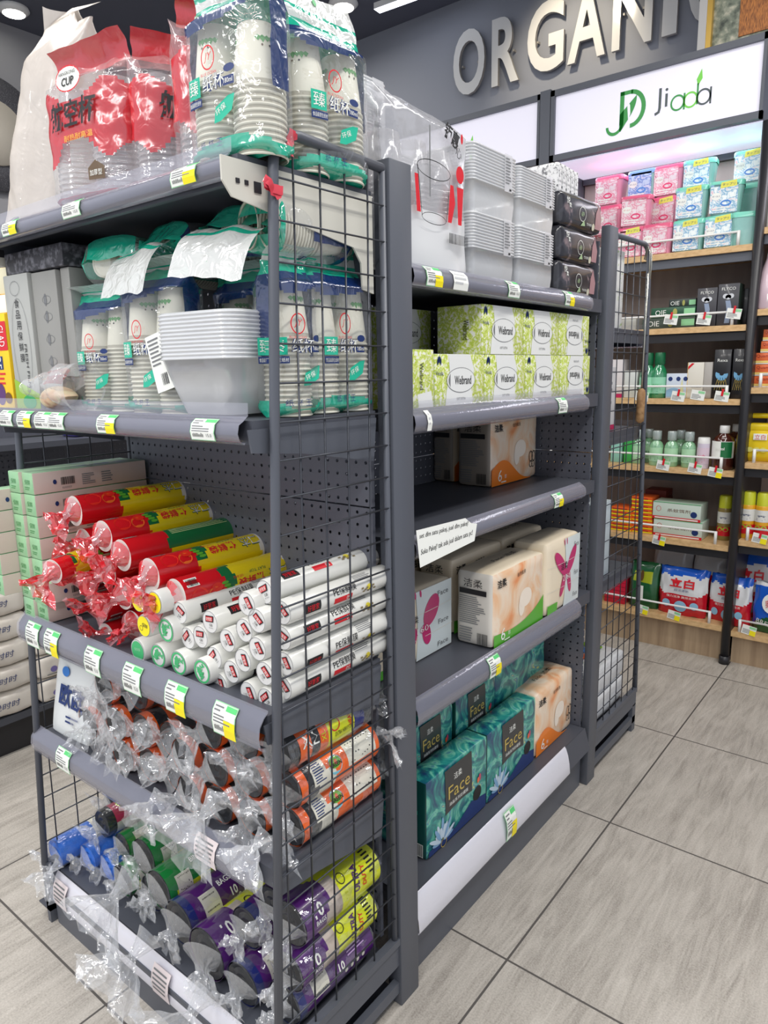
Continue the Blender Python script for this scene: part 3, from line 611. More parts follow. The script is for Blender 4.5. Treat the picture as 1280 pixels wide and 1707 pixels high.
def header(parent, a, z0, hh, bend, seed, mt1=HEADF, mt2=TEALF, dots=True, name='header_flap'):
    mb = MB()
    def P(u, v): t = v*1.0; return V(((u-.5)*2*a*(1+.03*v)+.003*nv((u*3, v*2, seed)), -bend*hh*t*t+.006*nv((u*4, v*2, seed+3)), z0+hh*t*(1-.25*abs(bend)*t)))
    mb.grid(P, 16, 10, lambda u, v: mt2 if (v < .12 or .3 < v < .42) else mt1)
    if dots and mt2 is TEALF:
        g = lambda q, r_: P(q, r_)+V((0, -.0015, .0005)); mb.ellipse(.5, .72, .025, .1, g, GREEN, 12)
    return mb.build(name, parent)
def cup_pack(label, loc, rot, n=17, stacks=((-.037, 0), (.037, 0)), hh=.05, bend=.6, seed=1, group='packs of paper cups', plain=False):
    t = thing('paper_cup_pack', label, 'cup pack', loc, rot, group)
    for i, (x, y) in enumerate(stacks): cup_stack(t, x, y, n-(i*2 if seed % 2 else 0), twist=seed+i)
    a = max(abs(x) for x, y in stacks)+.0405; b = .0405; H = n*.0075+.072+.032; F = bag_fn(a, b, H, seed) if not plain else bag_fn(a, b, H-.02, seed, .97)
    def mt(u, v):
        s_ = math.sin(2*PI*u); x = math.cos(2*PI*u)
        if plain: return TEALF if abs(x) > .9 or (v > .55 and s_ > .7) else WRAP
        if v < .085+.035*math.sin(x*2.4+seed): return TEALF
        if v > .93+.02*x: return TEALF
        if v > .80+.06*x*x+.03*math.sin(3*x) and v < .95: return BLUEF if s_ < .5 else TEALF
        if abs(x) > .985 and v > .4: return BLUEF
        return WRAP
    mb = MB(); mb.grid(F, 64, 56, mt, True)
    f = front(a, b, e=.003); f2 = front(a, b, e=.0036); q = -.028
    z = H*.5; mb.ring(q+.016, z+.022, .013, .015, .0018, f, RED); mb.text('JY', q+.016, z+.022, .012, f, RED, slant=.3)
    mb.quad(q-.028, q-.002, z-.022, z+.003, f, TEAL, 4); mb.text('臻', q-.015, z-.009, .019, f2, PAPER); mb.text('纸杯', q+.024, z-.009, .021, f, NAVY, bold=.03); mb.text('纸杯', q+.0245, z-.009, .0195, f2, PAPER)
    mb.quad(q-.028, q-.0, z-.034, z-.024, f, NAVY, 4); mb.text('食品级原生纸材', q-.014, z-.029, .006, f2, PAPER, wid=.025); mb.quad(q+.042, q+.062, z-.018, z-.007, f, NAVY, 3); mb.text('180ml', q+.052, z-.0125, .006, f2, PAPER, wid=.016)
    mb.ellipse(q+.054, z+.002, .01, .005, f, NAVY, 10); mb.text('BLUE OCEAN', q+.016, z+.003, .0035, f, RED, wid=.03)
    mb.poly([(q+.022, .045), (q+.026, .064), (q+.05, .074), (q+.062, .075), (q+.056, .056), (q+.035, .046)], f, TEAL); mb.text('环保', q+.036, .06, .008, f2, PAPER, rot=.4, wid=.02)
    for k in range(3): mb.text('纸杯王'[k], -.03+.016*k, .021, .010, f2, NAVY)
    mb.build('clear_bag', t)
    if not plain: header(t, a, H-.003, hh, bend, seed)
    return t
Z1, Z2 = 1.554, 1.206
A_ = cup_pack('paper cup pack nearest the shelf corner on the top shelf, left of the wire frame', (-.066, -.247, Z1), .06, 14, hh=.055, bend=.15, seed=1)
B_ = cup_pack('paper cup pack facing the aisle on the top shelf above the wire frame', (-.043, -.108, Z1), 1.5, 14, hh=.06, bend=-.3, seed=2)
dup(B_, 'paper cup pack wedged behind two others on the top shelf', (-.129, -.115, Z1), (0, 0, 1.62))
P_ = cup_pack('large upright paper cup pack with teal leaf at the centre of the second shelf', (-.293, -.24, Z2), .05, 17, hh=.025, bend=1.3, seed=4)
dup(P_, 'smaller looking upright paper cup pack beside the bagged shells on the second shelf', (-.487, -.215, Z2), (0, 0, .12), scale=(1, 1, .92))
dup(P_, 'upright paper cup pack behind the clear bowl stack on the second shelf', (-.205, -.115, Z2), (0, 0, .1))
dup(B_, 'upright paper cup pack behind the wire side next to the rear post', (-.062, -.083, Z2), (0, 0, 1.56), scale=(1, 1, 1.1))
one = cup_pack('single column of paper cups behind the wire side beside the bowl stack', (-.05, -.195, Z2), 1.5, 16, ((0, 0),), .03, .9, 5)
LP_ = cup_pack('paper cup pack lying flat with its white and teal header hanging down', (-.285, -.03, 1.478), 0, 14, hh=.085, bend=1.0, seed=3); LP_.rotation_euler = (Matrix.Rotation(-.12, 4, 'Z') @ Matrix.Rotation(PI/2, 4, 'X')).to_euler(); LP_.scale = (.95, .95, 1)
def lie(src, label, loc, rz, roll=0, sc=None):
    M = Matrix.Rotation(rz, 4, 'Z') @ Matrix.Rotation(PI/2, 4, 'X') @ Matrix.Rotation(roll, 4, 'Z'); return dup(src, label, loc, M.to_euler(), scale=sc)
Q_ = cup_pack('paper cup pack lying flat with two cup bottoms facing out above the small pack', (-.452, -.035, 1.468), 0, 17, seed=6, plain=True)
Q_.rotation_euler = (Matrix.Rotation(.12, 4, 'Z') @ Matrix.Rotation(PI/2, 4, 'X')).to_euler(); Q_.scale = (1, .98, 1)
for s_ in (-.037, .037): pass
lie(LP_, 'paper cup pack lying on top of the bowl stack with a wide white header', (-.125, -.03, 1.481), .08, -.1, (.95, .9, .98))
o = lie(A_, 'paper cup pack lying high behind the wire side under the top shelf', (-.055, -.235, 1.478), PI+.1, .05, (.4, .95, .9)); o.scale = (.55, .95, .9)
# red airline cup packs
def red_pack(label, loc, rz, n=13, seed=1):
    t = thing('clear_cup_pack', label, 'cup pack', loc, rz, 'red and clear cup packs')
    for x in (-.047, .047): cup_stack(t, x, 0, n, None, .0445, CLCUP, False, .030, .075, .0085)
    a, b, H = .098, .05, n*.0085+.075+.03; F = bag_fn(a, b, H, seed, .86, 3, .003); mb = MB()
    def mt(u, v):
        c, s_ = math.cos(2*PI*u), math.sin(2*PI*u)
        if v < .06: return REDF
        if s_ < .1 and .40+.16*abs(c)**1.5*0+.08*math.cos(c*5) < v+.03 < .80-.06*math.cos(c*4.5): return REDF
        return WRAP if v < .9 else PINKF
    mb.grid(F, 64, 56, mt, True)
    f = front(a, b, 3, .004); f2 = front(a, b, 3, .0048); z = H*.62
    mb.text('航空杯', .0, z, .042, f, INK, wid=.115, bold=.02, slant=.15); mb.text('耐热耐高温', .012, z-.036, .010, f, mat('gold_ink', (240, 190, 60), .4), wid=.07)
    mb.ellipse(.0, z+.05, .03, .018, f, PAPER); mb.ring(.0, z+.05, .031, .019, .002, f, RED); mb.text('CUP', .0, z+.046, .012, f2, INK, slant=.2, bold=.02); mb.text('HANGKONG', .0, z+.058, .005, f2, INK)
    mb.poly([(.03, .028), (.064, .028), (.064, .046), (.047, .057), (.03, .046)], f, mat('brown_badge', (104, 84, 62), .5)); mb.text('加厚型', .047, .038, .009, f2, PAPER, wid=.026)
    mb.build('clear_bag', t); header(t, a*.9, H-.005, .045, .5, seed, REDF, REDF, False, 'red_header'); return t
r1 = red_pack('large red and clear airline cup pack second from the left on the top shelf', (-.425, -.242, Z1), .12, 13, 3)
dup(r1, 'red and clear cup pack half hidden behind the large red one', (-.285, -.17, Z1), (0, 0, 1.15), scale=(.9, .9, .96)); dup(r1, 'tall red and clear cup pack directly left of the paper cups on the top shelf', (-.187, -.165, Z1), (0, 0, 1.25), scale=(.85, .85, 1.04))
# tall white bag
WBAG = film('white_cup_bag_film', (232, 222, 210), .6, .3, .3, 16, .2)
c0, c1 = at(72, 340, y=-.165), at(112, 25, y=-.165); lean = c1.x-c0.x; HB = c1.z-Z1
t = thing('cup_bag', 'tall leaning milky white bag of clear cups at the left of the top shelf', 'bag', (c0.x, -.165, Z1)); mb = MB()
def F(u, v):
    k = 2*PI*u; c, s_ = math.cos(k), math.sin(k); a = .135-.045*v; b = .05*(1 if v < .84 else max(.1, 1-(v-.84)/.17)); cr = .006
    x = a*abs(c)**.6*(1 if c > 0 else -1)+lean*v; y = b*abs(s_)**.6*(1 if s_ > 0 else -1)
    return V((x, y, HB*v*(1-.07*(c > .3)*v)))+V(noise.noise_vector(V((x*9, y*9, v*3.5))))*.009+V(noise.noise_vector(V((x*30+v*8, y*20, v*6))))*.003
mb.grid(F, 56, 48, WBAG, True); mb.grid(lambda u, v: F(.52+.26*u, 1)+V((.09*u*v+.03*v, -.015*v, .03*v-.06*u*v)), 8, 6, WBAG); mb.build('white_bag', t)
for xo in (-.055, .03): cup_stack(t, 0, 0, 22, Matrix.Translation((xo, -.004, .02)) @ Matrix.Rotation(math.atan2(lean, HB), 4, 'Y'), .040, CLCUP, False, .03, .06, .0095)
# film cartons at the left of shelf two
YC = ramp_mat('yellow_carton', [(.35, (240, 190, 20)), (.6, (252, 214, 40))], 5, 2, .45); GC = mat('silver_grey_carton', (176, 178, 174), .45); GC2 = mat('darker_grey_carton', (150, 150, 146), .5); DKC = ramp_mat('dark_carton_top', [(.45, (52, 52, 58)), (.7, (120, 120, 128))], 90, 2, .5)
def carton(label, name, x0, x1, y0, y1, z0, z1, mt, deco=None, rz=0, cat='carton', group=None, r=.002):
    c = V(((x0+x1)/2, (y0+y1)/2, z0)); t = thing(name, label, cat, c, rz, group); mb = MB()
    mb.rpack((0, 0, (z1-z0)/2), ((x1-x0)/2, (y1-y0)/2, (z1-z0)/2), mt, r, 2)
    if deco: deco(mb, (x1-x0)/2, (y1-y0)/2, z1-z0)
    mb.build('carton_body', t)
    return t
def d_fresh(mb, a, b, H):
    f = plane((0, -b, 0), (1, 0, 0), (0, 0, 1)); f2 = plane((0, -b, 0), (1, 0, 0), (0, 0, 1), .0012); G_ = mat('soft_green_print', (150, 190, 60), .5)
    mb.grid(lambda u, v: f(-a+2*a*u, v*(.062-.03*u)), 6, 2, G_); mb.ellipse(a*.15, .016, a*.55, .014, f2, GREEN); mb.text('30', a*.15, .016, .014, f, PAPER); mb.ring(0, H*.47, a*.72, H*.36, .0009, f2, GREY, 28)
    for k, ch in enumerate('食品用保鲜膜'): mb.text(ch, -a*.05, H*.79-k*.021, .0165, f2, INK)
    mb.text('FRESH FILM', a*.3, H*.33, .009, f2, INK, wid=.085, rot=-PI/2); mb.text('25', a*.2, H*.16, .011, f2, GREY, rot=-PI/2); mb.ring(-a*.1, H*.9, a*.4, .014, .0008, f2, GREY)
def d_sketch(mb, a, b, H):
    f = plane((0, -b, 0), (1, 0, 0), (0, 0, 1))
    for k, z in enumerate((.8, .68, .52, .36, .24)): mb.ellipse(0, H*z, a*.12, H*.045, f, GREY, 10); mb.ring(a*.1, H*z, a*.35, H*.03, .001, f, GREY)
def d_yel(mb, a, b, H):
    f = plane((0, -b, 0), (1, 0, 0), (0, 0, 1)); f2 = plane((0, -b, 0), (1, 0, 0), (0, 0, 1), .0012)
    mb.quad(-a*.1, a, H*.62, H*.92, f, RED); mb.text('GLAD', a*.45, H*.77, a*.6, f2, PAPER, wid=H*.22, rot=-PI/2); mb.quad(-a*.5, a*.3, H*.42, H*.56, f, NAVY); mb.text('25', -a*.1, H*.49, a*.5, f2, PAPER, rot=-PI/2)
    mb.ellipse(-a*.3, H*.16, a*.5, H*.12, f, mat('purple_fruit', (90, 50, 110), .5)); mb.ellipse(a*.5, H*.12, a*.35, H*.06, f2, mat('brown_fruit', (110, 76, 30), .5)); mb.lines(-a*.8, a*.8, H*.25, H*.4, 3, f, RED, 4)
carton('upright silver carton with green foot and black film lettering on the second shelf', 'cling_film_box', -.775, -.684, -.27, -.21, Z2, 1.470, GC, d_fresh, .05)
carton('upright plain grey carton with sketched vegetables beside the silver one', 'cling_film_box', -.679, -.594, -.26, -.21, Z2, 1.468, GC2, d_sketch, .05); carton('narrow grey carton partly hidden behind the bagged shells', 'cling_film_box', -.589, -.56, -.25, -.2, Z2, 1.47, GC2, None, .05)
carton('upright yellow bag carton with red panel at the left end of the second shelf', 'sealing_bag_box', -.862, -.786, -.275, -.225, Z2, 1.40, YC, d_yel, .05); carton('second yellow bag carton cut off by the left edge of the photo', 'sealing_bag_box', -.945, -.868, -.275, -.225, Z2, 1.36, YC, d_yel, .05)
carton('small yellow carton with white panel on top of the yellow bag carton', 'sealing_bag_box', -.84, -.786, -.27, -.225, 1.401, 1.437, {'*': YC, '-y': PAPER}, None, .1)
carton('tilted pale yellow carton at the top of the yellow pile', 'sealing_bag_box', -.845, -.79, -.27, -.22, 1.438, 1.49, {'*': YC, '-y': mat('cream_panel', (232, 226, 196), .5)}, None, .4)
carton('dark patterned carton lying across the tops of the upright film cartons', 'cling_film_box', -.775, -.56, -.262, -.12, 1.4715, 1.512, DKC, None, .03)
# bagged shells
t = thing('bagged_item', 'clear bag holding a cream shell-shaped piece with red patch beside grey cartons', 'bag', (-.59, -.27, Z2)); mb = MB()
SHL = ramp_mat('cream_speckled', [(.4, (228, 214, 178)), (.6, (214, 180, 150)), (.72, (150, 70, 50))], 26, 2, .5)
mb.grid(lambda u, v: V((-.055+.13*v, -.012+.03*math.sin(PI*v)*math.cos(2*PI*u), .022+.022*math.sin(PI*min(1, v*1.1))*math.sin(2*PI*u)+.008*v)), 20, 14, SHL, True); mb.build('shell_piece', t)
mb = MB(); mb.grid(lambda u, v: V((-.02+.09*v, -.005+.028*math.cos(2*PI*u), .05+.03*math.sin(2*PI*u)*math.sin(PI*v)+.015*v))+V(noise.noise_vector(V((u*6, v*6, 3))))*.008, 16, 12, lambda u, v: RED if v < .35 and .1 < u < .4 else CRINK, True)
mb.grid(lambda u, v: V((-.05+.15*v, -.01+.042*math.cos(2*PI*u), .045+.045*math.sin(2*PI*u)*(.4+.6*v)))+V(noise.noise_vector(V((u*7, v*7, 9))))*.008, 28, 18, CRINK, True); mb.build('clear_bag', t)
# clear bowls
def rr_sec(a, b, r, n=6):
    P = []
    for cx, cy, a0 in ((a-r, b-r, 0), (-(a-r), b-r, PI/2), (-(a-r), -(b-r), PI), (a-r, -(b-r), 1.5*PI)):
        for k in range(n): t_ = a0+PI/2*k/(n-1); P.append((cx+r*math.cos(t_), cy+r*math.sin(t_)))
    return P
def tray_stack(name, label, cat, loc, rz, a, b, r, body, nr, pitch, taper, mt, mt2=None, group=None, lab=True, seed=1, tilt=(0, 0)):
    t = thing(name, label, cat, loc, (tilt[0], tilt[1], rz), group); secs = [(taper, 0), (taper+(1-taper)*.5, body*.5), (.965, body)]
    for k in range(nr): z = body+k*pitch; secs += [(.975, z), (1, z+pitch*.15), (1, z+pitch*.5), (.975, z+pitch*.65)]
    secs += [(.95, body+nr*pitch), (.3, body+nr*pitch+.001)]; S_ = len(secs); n = len(rr_sec(a, b, r)); mb = MB()
    cache = [rr_sec(a*s_, b*s_, r*s_) for s_, z in secs]
    mb.grid(lambda u, v: (*cache[int(round(v*(S_-1)))][int(round(u*n)) % n], secs[int(round(v*(S_-1)))][1]), n, S_-1, lambda u, v: mt if v*(S_-1) < 2 else (mt2 or mt), True)
    mb.poly(rr_sec(a*taper, b*taper, r*taper)[::-1], lambda x, y: V((x, y, 0)), mt); mb.build('tray_stack', t)
    if lab:
        mb = MB(); fx = plane((a, 0, 0), (0, 1, 0), (0, 0, 1), .0015) if lab == 'x' else plane((0, -b, 0), (1, 0, 0), (0, 0, 1), .0015); f3 = plane((a, 0, 0), (0, 1, 0), (0, 0, 1), .0022) if lab == 'x' else plane((0, -b, 0), (1, 0, 0), (0, 0, 1), .0022)
        z0, z1 = body*.95, body+nr*pitch; q = .35*(b if lab == 'x' else a); mb.quad(q, q+.032, z0, z1, fx, film('label_film', (225, 225, 228), .55, .3, .1, 20, .2)); mb.lines(q+.004, q+.028, z0+.014, z1-.006, 9, f3, GREY, seed); mb.quad(q+.02, q+.028, z0+.003, z0+.007, f3, INK)
        mb.build('sticker', t)
    return t
BOWL = film('milky_clear_plastic', (222, 224, 226), .62, .15, .15, 20, .3); BOWL2 = film('ribbed_clear_plastic', (228, 230, 232), .78, .15, .1, 20, .2)
tray_stack('bowl_stack', 'stack of clear ribbed plastic bowls with white side label on the second shelf', 'bowls', (-.150, -.236, Z2+.004), .1, .088, .062, .03, .082, 12, .0058, .62, BOWL, BOWL2, lab=None, tilt=(0, 0))
t = thing('sticker_card', 'white instruction card hanging from the left edge of the clear bowl stack', 'label', (-.245, -.285, 1.29), .1); mb = MB()
f = plane((0, 0, 0), (1, 0, -.12), (.2, 0, 1)); mb.M = Matrix.Rotation(-.25, 4, 'Y'); mb.box(-.02, .02, 0, .001, -.045, .045, PAPER); f = plane((0, 0, 0), (1, 0, 0), (0, 0, 1)); mb.lines(-.016, .014, -.005, .04, 7, f, GREY); mb.barcode(-.002, .013, -.036, -.018, f, 4, False); mb.build('card', t)
# ================================================================== third shelf: green cartons, bag rolls, cling film rolls
Z3 = .758
GRN = ramp_mat('pale_green_carton', [(.35, (132, 186, 138)), (.65, (168, 212, 166))], 10, 3, .35, coat=.3); GRS = mat('carton_pink_side', (214, 196, 186), .4, coat=.2); GRT = mat('carton_green_top', (158, 196, 160), .35, coat=.3)
LTG = mat('carton_print_green', (70, 140, 80), .5)
def green_box(label, x, z, y0=-.288, w_=.047, h=.0452, side=GRS, ln=.262):
    t = thing('cling_film_carton', label, 'carton', (x, y0, z), 0, 'pale green cling film cartons'); mb = MB()
    mb.rpack((0, ln/2, h/2), (w_/2, ln/2, h/2), {'*': GRN, '+x': side, '+z': GRT}, .0025, 2)
    f = plane((0, 0, 0), (1, 0, 0), (0, 0, 1)); mb.lines(-.012, .012, .008, .016, 2, f, LTG, 3); mb.text('保鲜', 0, .025, .011, f, LTG)
    f = plane((w_/2, 0, 0), (0, 1, 0), (0, 0, 1), .0008); f2 = plane((w_/2, 0, 0), (0, 1, 0), (0, 0, 1), .0013)
    mb.barcode(.058, .088, .014, .03, f2, 3, False); mb.ellipse(.045, .022, .004, .005, f2, NAVY); mb.lines(.105, .135, .008, .033, 6, f2, GREY, 2); mb.lines(.15, .185, .008, .033, 5, f2, GREY, 4); mb.text('02A5023', .07, .008, .004, f2, GREY)
    mb.build('carton_body', t); return t
g0 = None
def gplace(label, x, z, y):
    global g0
    if g0 is None: g0 = green_box(label, x, z, y); return g0
    return dup(g0, label, (x, y, z))
ords = ['bottom', 'second', 'third', 'fourth', 'fifth', 'sixth', 'top']
for k in range(7): gplace('pale green film carton in the right column of the green stack, %s row' % ords[k], -.728+(.02 if k == 1 else 0), Z3+.046*k, -.292-(.012 if k == 1 else 0))
for k in range(7): gplace('pale green film carton in the middle column of the green stack, %s row' % ords[k], -.776, Z3+.046*k, -.298)
for k in range(5): o = gplace('pale green film carton protruding at the far left, %s row' % ['lowest', 'second', 'third', 'fourth', 'highest'][k], -.820, .812+.046*k, -.335-.015*(k == 4)); o.scale = (.86, 1, 1)
# bag rolls, red and yellow
ROLLC = mat('white_roll_end', (226, 222, 216), .5); RYEL = mat('bag_roll_yellow', (232, 206, 20), .22, coat=.6); RGRN = mat('bag_roll_green', (24, 110, 60), .25, coat=.6); RRED = mat('bag_roll_red', (212, 24, 34), .22, coat=.6)
REDC = film('crinkled_red_film', (222, 30, 42), .7, .1, .35, 30, .2); PNKC = film('crinkled_pink_film', (236, 150, 156), .35, .1, .35, 30, .3)
def wrap_end(mb, org, ax, r, L_, flare, mts, seed, droop=.0, n=20, m=8):
    """twisted, crumpled wrapper end fanning out from a roll"""
    ax = V(ax).normalized(); a = ax.orthogonal().normalized(); b = ax.cross(a); rnd = random.Random(seed); neck = rnd.uniform(.18, .3)
    def P(u, v):
        t = 2*PI*u
        rr = r*(1-(1-neck)*min(1, v/.42)**.8) if v < .42 else r*neck+(flare-r*neck)*((v-.42)/.58)**.8
        k = rr*(1+.55*max(0, v-.25)*noise.noise(V((math.cos(t)*3.2, math.sin(t)*3.2, seed*1.7+v))) + .35*max(0, v-.3)*math.sin(t*7+seed))
        p = V(org)+ax*(L_*v*(1+.35*max(0, v-.3)*noise.noise(V((math.cos(t)*1.9, math.sin(t)*1.9, seed*.9)))))+(a*math.cos(t)*(1 if v < .42 else .55+.45*math.cos(seed))+b*math.sin(t))*k
        p.z -= droop*v*v; return p+V(noise.noise_vector(V((math.cos(t)*4, math.sin(t)*4, v*6+seed))))*.004*v*3
    mb.grid(P, n, m, (lambda u, v: mts[int(u*n*.37+v*2.3+seed) % len(mts)]) if isinstance(mts, list) else mts, True, False); return mb
class cylmap:
    mir = True
    def __init__(s, r, e=.0004): s.r = r; s.e = e
    def __call__(s, u, v): return V(((s.r+s.e)*math.sin(v/s.r), u, (s.r+s.e)*math.cos(v/s.r)))
#     # u along the roll, v around it, 0 = top, positive toward +x
def bag_roll(label, loc, rot, seed=1, flip=True, back=False, L_=.262, r=.0305, group='red and yellow bag rolls'):
    t = thing('food_bag_roll', label, 'bag roll', loc, rot, group); mb = MB(); 
    def P(u, v): k = 2*PI*u; return V((r*math.sin(k), v*L_, r*math.cos(k)))
    def mt(u, v):
        q = (u+.5) % 1-.5           # around: 0 = top
        wv = .02*math.sin(u*25)
        if v < .33+wv: return RRED
        if q > .3 or q < -.3 or back: return RGRN if (back and -.1 < q < .24) else RYEL
        if v > .9+wv: return ROLLC
        if v < .42+wv: return RGRN if abs(q) < .2 else RYEL
        return RYEL
    mb.grid(P, 36, 44, mt, True); mb.add([P(i/36, 0) for i in range(36)], [list(range(36))], ROLLC); mb.add([P(i/36, 1) for i in range(36)], [list(range(36))[::-1]], ROLLC)
    f = cylmap(r, .0005); f2 = cylmap(r, .001); sg = -1
    g, g2 = f, f2
    if not back:
        c = .022
        mb.text('保鲜袋', .148, c, .020, g, RED, wid=.062, rot=0, bold=.02); mb.text('口杰', .213, c, .026, g, mat('deep_green_ink', (14, 84, 54), .4), wid=.044, rot=0, bold=.02); mb.text('口杰', .2133, c, .0225, g2, ROLLC, wid=.041, rot=0, bold=-.004)
        mb.text('FLAT TOP', .165, c-.018, .0055, g, RGRN, wid=.04, rot=0); mb.text('100 BAG', .118, c-.014, .005, g, RED, wid=.022, rot=0)
        TOM = mat('tomato_red', (226, 44, 30), .3, coat=.5); CAR = mat('carrot_orange', (236, 110, 40), .3, coat=.4)
        mb.ellipse(.03, c, .017, .015, g, TOM); mb.ellipse(.062, c+.004, .014, .012, g, CAR); mb.ellipse(.068, c-.006, .012, .008, g2, TOM)
        for k in range(4): mb.ellipse(.086+.004*k, c-.01+.006*k, .008, .003, g2, mat('fresh_leaf', (90, 170, 50), .4), 8)
    else:
        mb.lines(.1, .24, .004, .02, 4, g, mat('pale_lime', (190, 214, 150), .5), 5)
    mb.barcode(.01, .032, -.012, .002, g2, seed); mb.build('roll_body', t)
    mb = MB(); wrap_end(mb, (0, .0, 0), (.1, -1, -.25), r*.97, .05, .032, [REDC, REDC, PNKC, REDC], seed, .012); mb.build('twisted_wrapper', t)
    return t
def bp_(px, py, y=-.262): p = at(px, py, y=y); return (p.x, y, p.z)
br = bag_roll('red and yellow food bag roll on top of the pile beside the green cartons', bp_(124, 851), (0, .0, -.02), 2)
bb = bag_roll('food bag roll turned to its dark green text side in the pile', bp_(203, 925), (0, 0, 0), 5, back=True)
for lab, px, py, y, ry, src in (
    ('red and yellow bag roll second from the top of the pile', 172, 893, -.262, .03, br), ('front right red and yellow bag roll above the yellow-capped rolls', 250, 957, -.262, -.05, br),
    ('yellow bag roll directly below the front right red and yellow roll', 293, 992, -.255, .9, br), ('bag roll under the topmost one, showing its twisted red end', 140, 905, -.25, 1.4, bb),
    ('bag roll showing only its twisted end below the second roll', 178, 952, -.25, .6, br), ('red wrapped bag roll in the middle left of the pile', 140, 965, -.25, 2.2, br), ('red wrapped bag roll left of the yellow-capped ends', 205, 990, -.25, 1.0, br),
    ('red wrapped bag roll low in the pile with drooping pink wrapper', 165, 1012, -.25, 2.5, br), ('lowest red wrapped bag roll resting on the dark shelf', 178, 1062, -.245, 3.3, br), ('red wrapped bag roll on the shelf beside the green-capped rolls', 222, 1042, -.235, 5, br)):
    dup(src, lab, bp_(px, py, y), (0, ry, .03*math.sin(px)))
odd = bag_roll('white and green bag roll poking out in front of the green cartons', bp_(88, 952, -.335), (.05, 0, .25), 9, L_=.10, r=.024)
# cling film rolls
WR = mat('white_film_roll', (226, 226, 220), .25, coat=.5); WRE = mat('film_roll_cap', (224, 224, 222), .35, coat=.3)
def film_roll(label, x, z, y0, kind, rl, r=.0205, L_=.262, ry=0, group='cling film rolls'):
    t = thing('cling_film_roll', label, 'film roll', (x, y0, z), (0, ry, 0), group); mb = MB(); n = 32
    pr = [(r*.93, 0), (r, .003), (r, L_*.93), (r*.97, L_*.935), (r*.97, L_), (r*.9, L_+.001)]
    mb.M = Matrix.Rotation(-PI/2, 4, 'X'); mb.lathe(pr, n, [WR, WR, WR, BOWL2, BOWL2], None, (WRE, WRE)); mb.M = Matrix()
    f = plane((0, -.0002, 0), (1, 0, 0), (0, 0, 1), .0004); f2 = plane((0, -.0002, 0), (1, 0, 0), (0, 0, 1), .0008); f3 = plane((0, -.0002, 0), (1, 0, 0), (0, 0, 1), .0012)
    mb.ring(0, 0, r*.93, r*.93, .0007, f, GREY, 24)
    if kind == 'logo':
        c, s_ = math.cos(rl), math.sin(rl); R2 = lambda a, b: (a*c-b*s_, a*s_+b*c)
        mb.poly([R2(*q) for q in ((-.011, .0), (.009, .0), (.012, .011), (-.009, .011))], f2, INK); mb.poly([R2(*q) for q in ((-.009, .0015), (.0075, .0015), (.0102, .0095), (-.0078, .0095))], f3, RED)
        q = R2(.0005, .0055); mb.text('好管家', q[0], q[1], .0062, plane((0, -.0002, 0), (1, 0, 0), (0, 0, 1), .0016), PAPER, rot=rl, wid=.015)
        q = R2(.002, -.005); mb.text('GB', q[0], q[1], .0045, f2, INK, rot=rl); q = R2(.002, -.010); mb.text('PE 30cm', q[0], q[1], .0022, f2, GREY, rot=rl)
    elif kind == 'green':
        mb.ring(0, 0, r*.86, r*.86, .0035, f2, mat('cap_green', (70, 184, 116), .5), 28); mb.text('鲜', 0, 0, r*1.05, f2, mat('cap_green', (70, 184, 116)), rot=rl, bold=.03)
    elif kind == 'solid': mb.ellipse(0, 0, r*.8, r*.8, f2, mat('cap_green', (70, 184, 116)), 26); mb.text('保鲜膜', 0, .003, .006, f3, mat('pale_mint', (160, 220, 180), .5), rot=rl)
    else: mb.ellipse(0, 0, r*.86, r*.86, f2, YEL, 26); mb.text('保鲜', -.003, .004, .008, f3, INK, rot=rl+PI/2); mb.ring(.006, -.006, .005, .005, .0008, f3, INK, 14)
    g = cylmap(r, .0004); g2 = cylmap(r, .0009)
    if kind in ('logo',):
        mb.text('PE保鲜膜', .125, .018, .013, g2, INK, wid=.055, rot=PI); mb.quad(.098, .142, .028, .038, g, RED, 6, 4); mb.text('50', .132, .033, .007, g2, PAPER); mb.quad(.03, .066, .02, .036, g, INK, 4, 5); mb.text('好管家', .048, .028, .010, g2, RED, wid=.026, rot=PI)
        mb.lines(.155, .21, -.002, .014, 5, g, GREY, 4); mb.lines(.02, .08, -.016, .0, 5, g, mat('pale_grey_ink', (180, 182, 184), .6), 6)
        for k in range(9): a = .165+.004*k; mb.quad(a, a+.006, .026+.0012*((k*5) % 7), .029+.0012*((k*5) % 7), g2, mat('twig_print', (130, 116, 84), .5), 2)
        mb.ellipse(.185, .028, .006, .005, g2, mat('lemon_print', (222, 206, 60), .5), 12)
    else: mb.lines(.05, .2, .004, .02, 3, g, mat('pale_grey_ink', (180, 182, 184)), 3); mb.barcode(.145, .168, .0, .012, g2, 5, False)
    mb.build('roll_body', t); return t
proto = {}
def fr(px, py, kind, lab, y=-.272, r=.0205, rl=None):
    p = at(px, py, y=y); key = (kind, r); rl = (px*1.7+py) % 2.2-1.4 if rl is None else rl
    if key not in proto: proto[key] = film_roll(lab, p.x, p.z, y, kind, -.5 if kind == 'logo' else .1, r); return
    dup(proto[key], lab, (p.x, y, p.z), (0, rl, 0))
fr(230, 1001, 'yellow', 'yellow-capped film roll, upper left of the three yellow caps', r=.0215, y=-.293); fr(258, 1004, 'yellow', 'yellow-capped film roll, upper right of the three yellow caps', r=.0215, y=-.293, rl=.8); fr(240, 1043, 'yellow', 'yellow-capped film roll below the two other yellow caps', r=.0215, y=-.293, rl=1.8)
